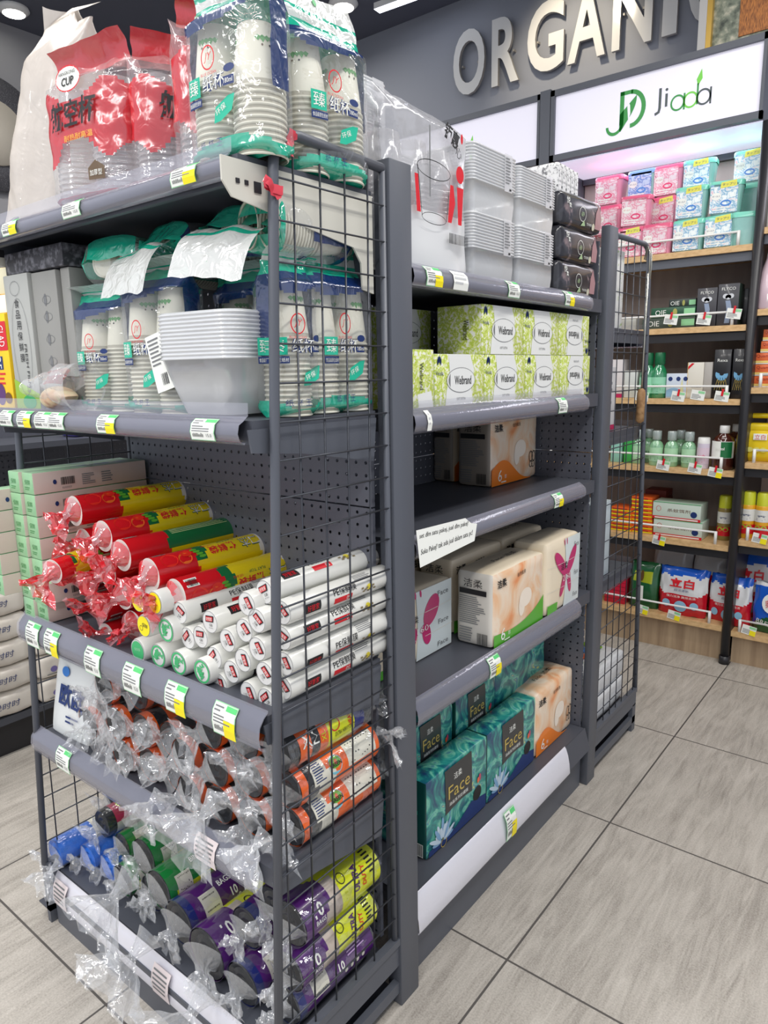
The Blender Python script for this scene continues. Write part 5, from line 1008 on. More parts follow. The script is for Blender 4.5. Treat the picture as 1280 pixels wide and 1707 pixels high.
# top shelf: printed cup bag, container stacks, black packs
t = thing('printed_cup_bag', 'large clear printed bag of plastic cups with red letters and brush characters', 'bag', (-.075, .16, 1.4485), 0); mb = MB(); a, b, H = .128, .058, .285
def F(u, v):
    k = 2*PI*u; c, s_ = math.cos(k), math.sin(k); pb = 1 if v < .88 else max(.2, 1-(v-.88)/.15)
    return V((b*pb*abs(c)**.55*(1 if c > 0 else -1), a*abs(s_)**.55*(1 if s_ > 0 else -1), H*v-.05*max(0, v-.85)*s_))+V(noise.noise_vector(V((c*3, s_*5, v*5))))*.005
PB = film('printed_bag_film', (222, 222, 226), .34, .14, .25, 20, .3)
mb.grid(F, 56, 48, lambda u, v: mat('bag_white_base', (218, 220, 222), .35, coat=.3) if v < .36+.0*u else PB, True); f = plane((b, 0, 0), (0, 1, 0), (0, 0, 1), .008); f2 = plane((b, 0, 0), (0, 1, 0), (0, 0, 1), .009)
mb.ring(-.02, .165, .052, .016, .0015, f, INK, 26); mb.ring(-.02, .085, .038, .010, .0012, f, INK, 24)
for s_ in (-1, 1): mb.add([f(-.02+s_*.051, .165), f(-.02+s_*.05+.0015, .165), f(-.02+s_*.038+.0015, .085), f(-.02+s_*.038, .085)], [(0, 1, 2, 3)], INK)
mb.quad(-.035, -.031, .12, .235, f, GREY); mb.poly([(-.074, .09), (-.062, .09), (-.07, .15), (-.08, .15)], f2, RED); mb.poly([(.022, .085), (.034, .085), (.046, .12), (.040, .15), (.03, .15)], f2, RED); mb.poly([(.056, .085), (.068, .085), (.074, .15), (.052, .15)], f2, RED); mb.ellipse(.062, .172, .013, .015, f2, RED)
mb.text('钜惠', .035, .232, .03, f2, INK, wid=.048, rot=-.35, bold=.03); mb.text('心', .058, .208, .018, f2, INK, rot=-.3); mb.ellipse(.068, .234, .004, .009, f2, RED, 10); mb.barcode(.028, .092, .05, .068, f, 5, False); mb.build('printed_bag', t)
for y in (-.08, 0, .08): cup_stack(t, 0, y, 18, None, .037, CLCUP, False, .028, .07, .0085)
for a_ in (('clear container stack behind the printed cup bag, rising above it', -.17, .09, 1.4485, 34, .24), ('clear container stack behind the printed bag on its right', -.17, .25, 1.4485, 22, .17)):
    tray_stack('container_stack', a_[0], 'food containers', (a_[1], a_[2], a_[3]), 0, .05 if a_[4] < 25 else .045, .07, .012, a_[5]*.6, a_[4], .0056, .86, BOWL, BOWL2, 'clear food container stacks', lab='x')
C1 = tray_stack('container_stack', 'lower left clear container stack right of the printed cup bag', 'food containers', (-.11, .385, 1.4485), 0, .085, .09, .012, .058, 12, .0058, .94, BOWL, BOWL2, 'clear food container stacks', lab='x')
dup(C1, 'lower right clear container stack beside the black packs', (-.11, .575, 1.4485)); dup(C1, 'upper left clear container stack on top of the lower left one', (-.11, .385, 1.5745)); dup(C1, 'upper right clear container stack on top of the lower right one', (-.11, .575, 1.5745), scale=(1, 1, .95))
BP = ramp_mat('black_floral_pack', [(.5, (44, 44, 50)), (.6, (62, 62, 70)), (.68, (150, 130, 132))], 16, 4, .22, dist=1, coat=.6)
def d_black(mb, a, H, dep, b_):
    f, f2 = (bulgemap(a, H, b_, e) for e in (.0014, .002)); mb.text('悦', -a*.68, H*.74, H*.2, f, PAPER, rot=-.1); mb.text('柔', -a*.6, H*.6, H*.14, f, PAPER); mb.ring(-a*.05, H*.45, a*.16, H*.22, .0012, f, PAPER, 20); mb.text('69', -a*.05, H*.45, H*.14, f, mat('pale_green_print', (170, 196, 150), .5)); mb.text('竹木本色', a*.3, H*.2, H*.09, f, PAPER)
    mb.poly([(a*.6, .01), (a*.9, .01), (a*.95, H*.5), (a*.8, H*.9), (a*.62, H*.6)], f, mat('faded_pink_print', (170, 130, 134), .4)); mb.ellipse(a*.5, H*.16, a*.07, H*.11, f2, mat('pale_badge_cream', (206, 202, 180), .5), 14); mb.poly([(-a*.1, H*.1), (a*.1, H*.12), (a*.02, H*.28)], f2, mat('pale_green_print', (170, 196, 150)))
K1 = facing(-.03, .695, .925, 1.4495, 1.528, .12, 'black_tissue_pack', 'black tissue pack at the bottom of the stack, with clear striped end', 'tissue pack', BP, d_black, r=.012, bulge=.005, nz=.0015, body='pack_body', group='black tissue packs')
dup(K1, 'black tissue pack in the middle of the stack beside the containers', (-.03, .815, 1.5295)); dup(K1, 'black tissue pack on top of the stack beside the containers', (-.03, .822, 1.6095), rot=(0, 0, -.05))
def d_slim(mb, a, H, dep, b_): mb.lines(-a*.7, a*.7, .006, H-.006, 9, FX(.003), INK, 4)
S1 = facing(-.06, .745, .767, 1.690, 1.76, .1, 'slim_white_pack', 'slim white and black printed pack standing on the black stack, leftmost', 'tissue pack', ramp_mat('white_black_print', [(.5, (222, 222, 222)), (.62, (110, 110, 114))], 130, 3, .3), None, r=.006, nz=.001, body='pack_body', group='slim packs on the black stack')
for k, nm in enumerate(('second from left', 'third from left', 'fourth from left', 'rightmost')): dup(S1, 'slim white and black printed pack standing on the black stack, '+nm, (-.06+.0, .781+.0245*k, 1.690-.001*k))
# ================================================================== goods on the wall shelves
def WX(px, y): return at(px, 600, y=y).x
def wx(px, z, y):                 # x on plane y where the image column px meets height z
    lo, hi = -3.0, 2.0
    for _ in range(40):
        m = (lo+hi)/2; d = V((m, y, z))-CAM; q = 640+F_PX*d.dot(_r)/d.dot(_fw)
        if q < px: lo = m
        else: hi = m
    return lo
PT = mat('tub_pink', (232, 150, 176), .3, coat=.4); PT2 = mat('tub_pink_lid', (226, 86, 128), .3, coat=.4); TT = film('tub_teal_clear', (160, 224, 214), .75, .15, .1, 30, .2); TT2 = mat('tub_teal_lid', (120, 214, 190), .3, coat=.4)
PLB = ramp_mat('pink_tub_label', [(.38, (232, 216, 222)), (.5, (222, 120, 152)), (.58, (236, 224, 228)), (.7, (196, 70, 120))], 46, 3, .3, dist=1, coat=.3); TLB = ramp_mat('teal_tub_label', [(.38, (236, 244, 244)), (.5, (90, 160, 200)), (.58, (228, 236, 238)), (.68, (226, 180, 192))], 46, 3, .3, dist=1, coat=.3); BLB = ramp_mat('blue_tub_label', [(.38, (190, 210, 236)), (.5, (80, 120, 200)), (.62, (216, 220, 234)), (.7, (150, 120, 190))], 46, 3, .3, dist=1, coat=.3)
def tub(label, x, y, z, kind, ban=False, rz=0):
    body, lid, lb = {'p': (PT, PT2, PLB), 't': (TT, TT2, TLB), 'b': (TT, mat('tub_blue_lid', (120, 160, 206), .3, coat=.3), BLB), 'n': (TT, TT2, None)}[kind]; t = thing('laundry_tub', label, 'tub', (x, y, z), rz, 'laundry capsule tubs'); a, b, H = .066, .045, .125; mb = MB()
    secs = [(.8, 0), (.84, .02), (.93, .09), (.96, H-.02)]; n = 24; cc = [rr_sec(a*s_, b*s_, .018) for s_, z_ in secs]
    mb.grid(lambda u, v: (*cc[int(round(v*3))][int(round(u*n)) % n], secs[int(round(v*3))][1]), n, 3, body, True); mb.poly(cc[0][::-1], lambda p, q: V((p, q, 0)), body); mb.build('tub_body', t); mb = MB(); l0 = rr_sec(a, b, .02); l1 = rr_sec(a*.97, b*.96, .02)
    zz = [H-.02, H-.004, H]; mb.grid(lambda u, v: (*((l0 if v < .9 else l1)[int(round(u*n)) % n]), zz[int(round(v*2))]), n, 2, lid, True); mb.poly(l1, lambda p, q: V((p, q, H)), lid); mb.build('lid', t)
    if lb:
        mb = MB(); f = plane((0, -b*.98, 0), (1, 0, 0), (0, 0, 1), .001); f2 = plane((0, -b*.98, 0), (1, 0, 0), (0, 0, 1), .0016); f3 = plane((0, -b*.98, 0), (1, 0, 0), (0, 0, 1), .0022)
        mb.box(-a*.88, a*.62, -b*1.0, -b*.8, .006, H-.012, lb); mb.ellipse(-a*.55, H*.55, .018, .014, f2, PAPER); mb.text('ボールド', -a*.55, H*.55, .007, f3, RED if kind == 'p' else NAVY, wid=.028); c_ = {'p': PINK}.get(kind, mat('capsule_blue', (60, 130, 210), .3)); mb.ring(.0, H*.33, .02, .012, .006, f2, c_, 18); mb.lines(-a*.7, a*.4, .012, .03, 2, f2, PAPER, 3)
        if ban: mb.poly([(-a*.35, H*.78), (a*.55, H*.82), (a*.52, H*1.0), (-a*.3, H*.95)], f2, mat('yellow_banner', (232, 226, 90), .4)); mb.text('タップリ', a*.1, H*.885, .010, f3, NAVY, wid=.045)
        mb.build('front_label', t)
    return t
tp = {}
for px, lay, row, kd, ban, rz, lab in (
    (1049, 0, 0, 'p', 1, .1, 'pink laundry tub with yellow banner at the left of the lowest tub row'), (1094, 0, 0, 'p', 0, .0, 'plain pink laundry tub second in the lowest tub row'), (1146, 0, 0, 't', 1, 0, 'teal laundry tub with yellow banner third in the lowest row'), (1200, 0, 0, 't', 1, 0, 'teal laundry tub with yellow banner fourth in the lowest row'), (1243, 0, 0, 'n', 0, .3, 'unlabelled clear teal-lidded laundry tub beside the black post'),
    (1013, 1, 1, 'p', 0, 0, 'pink laundry tub leftmost of the middle row above the wire frame'), (1056, 1, 0, 'p', 0, .2, 'large pink laundry tub turned sideways in the middle row'), (1106, 1, 1, 'p', 1, 0, 'pink laundry tub with yellow banner in the middle row'), (1150, 1, 0, 't', 1, .1, 'teal laundry tub with yellow banner in the middle row left of centre'), (1206, 1, 0, 't', 1, .2, 'largest looking teal laundry tub of the middle row'), (1250, 1, 1, 'n', 0, 0, 'clear laundry tub standing back by the post'),
    (1013, 2, 1, 'p', 0, 0, 'pink laundry tub alone at the top left of the tub pile'), (1069, 2, 1, 'b', 0, 0, 'blue and violet laundry tub in the top row'), (1113, 2, 1, 'p', 0, 0, 'pink laundry tub in the top row centre'), (1162, 2, 1, 't', 1, .1, 'teal laundry tub with yellow banner in the top row'), (1250, 2, 1, 't', 1, 0, 'teal laundry tub with yellow banner at the top right by the post'), (968, 1, 1, 'p', 0, 0, 'pink laundry tub glimpsed behind the slim packs'), (1075, 0, 1, 'p', 0, 0, 'pink laundry tub hidden at the back of the lowest row, left'), (1165, 0, 1, 't', 0, 0, 'teal laundry tub hidden at the back of the lowest row, right')):
    y = 2.265 if row == 0 else 2.375; z = 1.7315+.1265*lay; x = wx(px, z+.06, y-.045)
    if (kd, ban) not in tp: tp[(kd, ban)] = tub(lab, x, y, z, kd, ban, rz)
    else: dup(tp[(kd, ban)], lab, (x, y, z), (0, 0, rz))
def wbox(label, name, cat, px0, px1, zb, h, mt, deco=None, y=2.24, dep=.08, group=None, r=.002, body='box_body'):
    x0, x1 = wx(px0, zb+h/2, y), wx(px1, zb+h/2, y); c = V(((x0+x1)/2, y, zb)); t = thing(name, label, cat, c, 0, group); mb = MB(); a = (x1-x0)/2
    mb.rpack((0, dep/2, h/2), (a, dep/2, h/2), mt, r, 2)
    if deco: deco(mb, a, h)
    mb.build(body, t); return t
FY = lambda e=.0008, y=0: plane((0, y, 0), (1, 0, 0), (0, 0, 1), e)
GB = mat('dark_green_box', (28, 84, 58), .4); DB = mat('charcoal_box', (66, 66, 72), .4, coat=.2); BB = mat('near_black_box', (30, 30, 34), .35, coat=.3)
def d_shave(mb, a, h): f = FY(); f2 = FY(.0014); mb.text('FLYCO', 0, h*.88, h*.07, f, PAPER, wid=a*1.3); mb.poly([(-a*.25, .01), (a*.25, .01), (a*.35, h*.45), (a*.2, h*.6), (-a*.25, h*.6), (-a*.1, h*.4)], f, mat('shaver_silver', (150, 165, 190), .3, .3)); [mb.ellipse(q*a*.25, h*.68+abs(q)*.004, a*.28, h*.06, f2, mat('shaver_head', (210, 214, 220), .3)) for q in (-1, 0, 1)]
z = 1.4275
wbox('black shaver box left of the pair on the second wall shelf', 'shaver_box', 'box', 1161, 1194, z, .155, DB, d_shave, group='shaver boxes'); wbox('black shaver box right of the pair on the second wall shelf', 'shaver_box', 'box', 1195.5, 1231, z, .165, {'*': DB, '+x': mat('green_grey_side', (74, 92, 82), .4)}, d_shave, group='shaver boxes')
def d_tp(mb, a, h): f = FY(); mb.text('OIE', -a*.55, h*.5, h*.5, f, PAPER); mb.ellipse(a*.1, h*.5, a*.1, h*.35, f, mat('khaki_leaf', (170, 170, 90), .5)); mb.quad(a*.5, a*.98, h*.2, h*.8, f, mat('pale_green_ink', (150, 214, 160)))
wbox('dark green flat box on top of the green boxes', 'toothpaste_box', 'box', 1115, 1160, z+.088, .034, {'*': mat('black_green_box', (44, 56, 52), .4)}, d_tp, y=2.27); wbox('dark green flat box with white lettering in the middle of its pile', 'toothpaste_box', 'box', 1085, 1159, z+.046, .042, GB, d_tp); wbox('lowest grey green flat box of the pile', 'toothpaste_box', 'box', 1070, 1158, z, .045, mat('grey_green_box', (70, 84, 74), .4), d_tp)
wbox('dark grey box standing behind the right shaver box', 'dark_box', 'box', 1225, 1246, z, .15, BB, None, y=2.33)
# bottles
def bottle(label, name, cat, px, zb, prof, mts, y=2.26, n=20, group=None, band=None, parts=('bottle_body', 'cap'), split=None, sx=1):
    x = wx(px, zb+.06, y); t = thing(name, label, cat, (x, y, zb), 0, group); k = split or len(prof)
    mb = MB(); mb.M = Matrix.Diagonal((sx, 1, 1, 1)); mb.lathe(prof[:k], n, mts[0], None, (mts[0], False)); 
    if band: band(mb, prof)
    mb.build(parts[0], t); mb = MB()
    if k < len(prof): mb.M = Matrix.Diagonal((sx, 1, 1, 1)); mb.lathe(prof[k-1:], n, mts[1], None, (False, mts[1])); mb.build(parts[1], t)
    return t
GBO = film('green_bottle_clear', (40, 150, 96), .8, .12, .05, 20, .2); LGB = film('pale_green_liquid', (150, 206, 160), .8, .12, .05, 20, .2); CCAP = film('frosted_cap', (196, 210, 206), .6, .2, .05, 20, .3); DKB = mat('brown_antiseptic', (74, 34, 26), .15, coat=.6)
z = 1.1335
def lab_band(r_, z0, z1, mt, txt=None, ink=GREEN, w_=1.3):
    def f(mb, prof):
        mb.grid(lambda u, v: V(((r_+.001)*math.sin((u-.5)*w_*2), -(r_+.001)*math.cos((u-.5)*w_*2), z0+(z1-z0)*v)), 12, 1, mt)
        if txt: g = lambda u, v: V(((r_+.0018)*math.sin(u/r_), -(r_+.0018)*math.cos(u/r_), v)); mb.text(txt, 0, (z0+z1)/2, (z1-z0)*.16, g, ink, wid=r_*1.1); mb.lines(-r_*.6, r_*.6, z0+.006, z0+(z1-z0)*.35, 3, g, ink)
    return f
for px, lab in ((1079, 'green mouthwash bottle nearest the wire frame pole'), (1098, 'green mouthwash bottle beside the blue and white carton')):
    bottle(lab, 'mouthwash_bottle', 'bottle', px, z, [(.03, 0), (.034, .006), (.034, .1), (.026, .125), (.018, .14), (.018, .142), (.022, .145), (.022, .19), (.02, .195)], (GBO, mat('green_cap', (30, 110, 70), .35)), split=6, band=lab_band(.034, .02, .09, mat('mint_label', (150, 214, 180), .4), 'FRESH'), group='green mouthwash bottles')
def d_niv(mb, a, h): f = FY(); f2 = FY(.0014); [mb.ellipse(q*a, h*.78, a*.2, h*.09, f, NAVY, 16) for q in (-.62, .12, .78)]; mb.grid(lambda u, v: f(-a*.95+a*1.3*u, .006+v*h*(.25+.12*math.sin(3*u))), 8, 1, mat('sky_wave', (150, 190, 222), .4)); mb.poly([(a*.25, .004), (a*.7, .004), (a*.48, h*.85)], f2, mat('cream_cone', (222, 220, 170), .4))
wbox('blue and white carton with round dark blue badges', 'skincare_box', 'box', 1110, 1146, z, .105, mat('pale_blue_box', (206, 216, 230), .4), d_niv)
def d_tall(mb, a, h): f = FY(); mb.poly([(-a*.95, h*.8), (-a*.2, h*.97), (-a*.5, h*.98), (-a*.95, h*.88)], f, RED); mb.quad(-a*.4, a*.8, h*.3, h*.32, f, GREY); mb.quad(-a, -a*.93, 0, h, f, mat('peach_edge', (230, 200, 140), .5))
wbox('tall white carton with red corner sash on the third wall shelf', 'tall_box', 'box', 1145, 1172, z, .15, {'*': mat('warm_white_box', (222, 218, 206), .4)}, d_tall); wbox('tall grey-white carton directly right of the one with the sash', 'tall_box', 'box', 1172.5, 1186, z, .15, mat('grey_white_box', (176, 172, 166), .4), None)
def d_cond(mb, a, h): f = FY(); f2 = FY(.0014); mb.text('Rexa', 0, h*.78, h*.06, f, PAPER, wid=a*1.2); mb.grid(lambda u, v: f((a*.75-a*.5*v)*math.cos(2.8+3.6*u), h*.5+(h*.13-.02*v)*math.sin(2.8+3.6*u)), 14, 1, mat('ice_blue', (120, 176, 214), .3)); [mb.add([f(-a*.8+a*.3*k, .035), f(-a*.76+a*.3*k, .035), f(-a*.4+a*.3*k, .085), f(-a*.44+a*.3*k, .085)], [(0, 1, 2, 3)], GOLD) for k in range(4)]; [mb.add([f(a*.8-a*.3*k, .035), f(a*.76-a*.3*k, .035), f(a*.4-a*.3*k, .085), f(a*.44-a*.3*k, .085)], [(0, 3, 2, 1)], GOLD) for k in range(4)]
wbox('black box with curved blue stripe and gold lattice, left of the pair', 'black_gift_box', 'box', 1189, 1217, z, .2, BB, d_cond, group='black patterned boxes'); wbox('black box with curved blue stripe beside the black post', 'black_gift_box', 'box', 1220, 1243, z, .2, BB, d_cond, group='black patterned boxes')
z = .8375; h0 = None
for k, (px, y, w_) in enumerate(((1064, 2.28, 'at the left end behind the wire frame'), (1094, 2.25, 'left one of the front pair'), (1119, 2.25, 'right one of the front pair'), (1148, 2.25, 'with dark label beside the white can'), (1081, 2.33, 'in the back row on the left'), (1134, 2.33, 'in the back row on the right'))):
    if h0 is None: h0 = bottle('pale green sanitiser bottle '+w_, 'sanitiser_bottle', 'bottle', px, z, [(.026, 0), (.029, .005), (.029, .088), (.022, .102), (.013, .11), (.013, .112), (.019, .114), (.019, .15), (.017, .153)], (LGB, CCAP), y, split=6, band=lab_band(.029, .02, .08, mat('pale_green_label', (176, 220, 180), .4), '洗手液', mat('deep_green_ink', (14, 84, 54))), group='pale green sanitiser bottles')
    else: dup(h0, 'pale green sanitiser bottle '+w_, (wx(px, z+.06, y), y, z))
bottle('white spray can with red spot left of the brown bottle', 'spray_can', 'can', 1172, z, [(.024, 0), (.025, .003), (.025, .105), (.025, .107), (.024, .13), (.022, .132)], (mat('white_lilac_can', (216, 206, 222), .3, coat=.4), WHITE), 2.245, split=4, band=lab_band(.025, .02, .09, mat('pinkish_label', (220, 200, 214), .4), 'soft', PINK))
t = bottle('dark brown antiseptic bottle with green and white label', 'antiseptic_bottle', 'bottle', 1205, z, [(.04, 0), (.044, .006), (.044, .115), (.036, .135), (.018, .15), (.018, .152), (.02, .154), (.02, .182), (.018, .184)], (DKB, WHITE), 2.26, split=6, band=lambda mb, p: (lab_band(.044, .05, .12, PAPER)(mb, p), mb.grid(lambda u, v: V((.0465*math.sin(u*1.0), -.0465*math.cos(u*1.0), .052+.066*v)), 8, 1, mat('deep_green_label', (24, 110, 60), .4)), mb.text('Dettol', -.004, .09, .012, lambda u, v: V((.0475*math.sin(u/.0465), -.0475*math.cos(u/.0465), v)), PAPER, wid=.036, bold=.02)))
bottle('brown antiseptic bottle standing behind its twin by the post', 'antiseptic_bottle', 'bottle', 1226, z, [(.04, 0), (.044, .006), (.044, .115), (.036, .135), (.018, .15), (.018, .152), (.02, .154), (.02, .182), (.018, .184)], (DKB, WHITE), 2.37, split=6)
z = .5205
CT = mat('red_yellow_flat_box', (226, 96, 30), .4, coat=.2)
def d_or(mb, a, h): mb.quad(-a, a, h*.05, h*.35, FY(), YEL); mb.quad(-a*.8, a*.6, h*.4, h*.7, FY(), mat('brick_print', (180, 40, 30), .5))
o1 = None
nm = ['bottom', 'second', 'third', 'fourth', 'fifth', 'sixth', 'seventh', 'eighth', 'ninth']
for col, (pa, pb, n_, y) in enumerate(((1018, 1052, 6, 2.24), (1053, 1087, 9, 2.25))):
    for k in range(n_):
        lab = 'flat orange coil box, %s from below in the %s pile by the wire frame' % (nm[k], ('left', 'right')[col])
        wbox(lab, 'mosquito_coil_box', 'box', pa, pb, z+.0185*k, .018, CT, d_or, y=y, dep=.1, group='flat orange boxes', r=.001)
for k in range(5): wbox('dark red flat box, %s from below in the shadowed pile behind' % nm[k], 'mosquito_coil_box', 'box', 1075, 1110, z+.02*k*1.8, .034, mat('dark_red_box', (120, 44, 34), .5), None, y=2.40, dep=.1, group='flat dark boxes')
def d_yw(mb, a, h): f = FY(); f2 = FY(.0014); mb.quad(-a, a, 0, h*.16, f, RED); mb.text('杀蚊饵剂', a*.1, h*.55, h*.2, f, mat('brown_ink', (110, 70, 50), .5), wid=a*.95); mb.ring(-a*.75, h*.6, h*.14, h*.16, .0015, f, RED, 14); mb.ellipse(a*.72, h*.4, h*.18, h*.18, f, NAVY, 18); mb.quad(-a*.9, a*.9, h*.04, h*.11, f2, PAPER); mb.quad(-a, a, h*.97, h, f2, GREEN)
WBX = {'*': mat('white_green_box', (206, 220, 208), .4), '+z': mat('pale_green_top', (190, 214, 196), .4)}
wbox('white bait box with red base line and green edge, lower of two', 'bait_box', 'box', 1089, 1170, z, .077, WBX, d_yw, y=2.24, dep=.11, group='white bait boxes'); wbox('white bait box with red base line and green edge, upper of two', 'bait_box', 'box', 1088, 1168, z+.078, .077, WBX, d_yw, y=2.24, dep=.11, group='white bait boxes')
SPR = [(.027, 0), (.029, .004), (.029, .135), (.028, .14), (.027, .142), (.0265, .19), (.022, .196)]
def spray(label, px, zz, body, cap, y=2.27): return bottle(label, 'air_freshener_can', 'can', px, zz, SPR, (body, cap), y, split=5, band=lambda mb, p: (lab_band(.029, .075, .125, mat('can_white_band', (226, 226, 220), .4), '香', NAVY)(mb, p), lab_band(.029, .02, .06, RED)(mb, p), [mb.ellipse(q, .05, .012, .01, lambda u, v: V((.0305*math.sin(u/.029), -.0305*math.cos(u/.029), v)), mat('lime_print', (170, 196, 60), .4), 12) for q in (-.012, .012)]), group='yellow capped air freshener cans')
YCAP = mat('lime_cap', (206, 210, 50), .35); OC = mat('orange_can', (238, 176, 40), .3, coat=.4)
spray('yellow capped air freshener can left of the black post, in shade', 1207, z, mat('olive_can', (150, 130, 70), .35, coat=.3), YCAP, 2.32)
for px, lab in ((1245, 'orange air freshener can right of the black post, left one'), (1270, 'orange air freshener can right of the black post, right one')): spray(lab, px, .5535, OC, YCAP, 2.27)
# right bay goods
t = thing('yellow_detergent_jug', 'yellow detergent jug with moulded handle right of the black post', 'jug', (wx(1268, .95, 2.29), 2.29, .8785)); mb = MB(); YJ = mat('yellow_jug', (236, 206, 30), .3, coat=.4)
mb.rpack((0, 0, .065), (.085, .04, .065), YJ, .025, 8, .006); mb.rpack((0, 0, .138), (.076, .034, .018), YJ, .014, 6); mb.tube([(-.06, 0, .15), (-.062, 0, .172), (-.04, 0, .185), (.03, 0, .185), (.05, 0, .172), (.05, 0, .15)], .011, YJ, 10); f = plane((0, -.049, 0), (1, 0, 0), (0, 0, 1), .002)
mb.quad(-.02, .03, .09, .115, f, PAPER); mb.text('立白', .005, .102, .02, plane((0, -.049, 0), (1, 0, 0), (0, 0, 1), .003), RED); [mb.ellipse(-.03+.025*k, .05, .013, .01, f, mat('lemon_slice', (226, 220, 120), .4), 14) for k in range(3)]; mb.build('jug_body', t); MB().lathe([(.014, .182), (.014, .205), (.012, .207)], 16, YCAP, Matrix.Translation((.06, 0, -.02)), (False, YCAP)).build('cap', t)
OBX = mat('salmon_orange_box', (226, 110, 60), .4)
def d_que(mb, a, h): f = FY(); mb.text('Quamix', -a*.2, h*.7, h*.3, f, mat('deep_red_ink', (150, 30, 30), .4), wid=a*1.2); mb.quad(-a, a, h*.1, h*.3, f, mat('soft_yellow', (240, 210, 120), .4)); mb.quad(-a, a, .0, h*.08, f, PAPER)
for k in range(5): wbox('salmon orange box, %s from below in the pile right of the post' % nm[k], 'salmon_box', 'box', 1256+(4*k if k > 2 else 0), 1302, 1.1805+.0455*k, .044, OBX, d_que, y=2.25, group='salmon orange boxes')
bottle('pink white shampoo bottle partly cut by the right edge', 'shampoo_bottle', 'bottle', 1282, 1.4825, [(.045, 0), (.05, .006), (.046, .09), (.036, .14), (.02, .19), (.019, .2), (.015, .23)], (mat('pearl_pink', (214, 190, 200), .3, coat=.4), WHITE), 2.25, split=6, band=lab_band(.044, .03, .08, mat('rosy_label', (220, 140, 160), .4), 'SOFT', NAVY))
bottle('white bottle on the highest right shelf cut by the right edge', 'white_bottle', 'bottle', 1288, 1.7865, [(.03, 0), (.033, .005), (.033, .14), (.02, .16), (.018, .19)], (WHITE, WHITE), 2.27, split=4)
# detergent bags at the bottom
def det_bag(label, px0, px1, zb, h, y, kind='lb', rz=0, dep=.07, tilt=-.08):
    x0, x1 = wx(px0, zb+h/2, y), wx(px1, zb+h/2, y); a = (x1-x0)/2; t = thing('detergent_bag', label, 'detergent bag', ((x0+x1)/2, y+dep/2, zb), (tilt, 0, rz), 'bags of washing powder'); mb = MB(); BL = mat('bag_blue', (26, 92, 200), .25, coat=.5); RD = mat('bag_red', (206, 24, 44), .25, coat=.5); WH = mat('bag_white', (226, 228, 230), .28, coat=.5); DG = mat('bag_deep_green', (24, 90, 50), .28, coat=.5); YG = mat('bag_yellow_green', (170, 180, 40), .3, coat=.4)
    def F(u, v):
        k = 2*PI*u; c, s_ = math.cos(k), math.sin(k); pin = math.sin(PI*min(1, max(.02, v*.94+.05)))**.45
        return V((a*abs(c)**.5*(1 if c > 0 else -1)*(.97+.03*v), dep/2*pin*abs(s_)**.8*(1 if s_ > 0 else -1), h*v))+V(noise.noise_vector(V((c*2.4, s_*2, v*3.5+px0))))*.007
    def mt(u, v):
        c = math.cos(2*PI*u)
        if kind == 'lb': return RD if v < .42+.12*c*c else (WH if v < .84+.03*math.sin(9*c) else BL)
        if kind == 'blue': return DG if v < .34+.2*c else (BL if v < .95 else WH)
        if kind == 'green': return YG if (.55 < v < .8 and abs(c) < .35) else DG
        return RD if v < .6 else WH
    mb.grid(F, 44, 30, mt, True); f = lambda e: (lambda u, v: V((u, -dep/2*(math.sin(PI*min(1, max(.02, v/h*.94+.05)))**.45)*max(0, 1-abs(u/a)**2)**.4-e-.002, v)))
    if kind == 'lb': mb.text('立白', 0, h*.69, h*.2, f(.006), RED, wid=a*1.0, bold=.03); mb.text('超洁清新', 0, h*.54, h*.05, f(.006), NAVY, wid=a*.6); mb.text('强力洁净 高效去渍', 0, h*.4, h*.05, f(.006), PAPER, wid=a*1.2); [mb.ellipse(q*a, h*(.24 if q else .2), a*(.26 if q == 0 else .17), h*(.12 if q == 0 else .08), f(.007), mat('bubble_blue', (150, 200, 230), .4), 16) for q in (-.6, 0, .55)]
    elif kind == 'blue': mb.ellipse(-a*.1, h*.62, a*.45, h*.2, f(.006), PAPER); mb.text('奥妙', -a*.1, h*.62, h*.15, f(.008), RED, wid=a*.6, rot=.2); mb.text('BREEZE', -a*.2, h*.2, h*.09, f(.006), PAPER, wid=a*1.1, rot=-.2)
    elif kind == 'green': mb.quad(-a*.3, a*.1, h*.2, h*.5, f(.006), PAPER); mb.ellipse(-a*.05, h*.72, a*.12, h*.12, f(.006), mat('dark_brown_fruit', (90, 60, 20), .4), 12)
    mb.build('bag_body', t); return t
z = .1645
det_bag('dark green bag with yellow fruit print left of the detergent bags', 1046, 1094, z, .215, 2.23, 'green'); det_bag('red and white detergent bag facing straight out, left of the black post', 1095, 1176, z, .215, 2.225, 'lb'); det_bag('red and white detergent bag partly behind the black post', 1178, 1250, .155, .215, 2.245, 'lb', -.1); det_bag('blue and green detergent bag cut by the right edge', 1252, 1330, .1525, .215, 2.23, 'blue', -.1)
for k, (pa, pb, kd, w_) in enumerate(((1085, 1150, 'rd', 'left'), (1152, 1212, 'rd', 'middle'), (1215, 1290, 'lb', 'right'))): det_bag('glossy red bag lying in the shade behind the front bags, %s' % w_, pa, pb, .155, .29, 2.40, kd, 0, .12, 0)
wbox('bright red ribbed box behind the wire frame on the lowest wall shelf', 'red_box', 'box', 1008, 1042, z, .165, mat('crimson_box', (206, 24, 60), .35, coat=.3), lambda mb, a, h: (mb.quad(a*.0, a*.6, h*.62, h*.78, FY(), mat('gold_patch', (214, 170, 90), .4)), [mb.quad(-a, a, h*k/8, h*k/8+.002, FY(), mat('deep_crimson', (140, 14, 40), .4)) for k in range(1, 8)]), y=2.24)
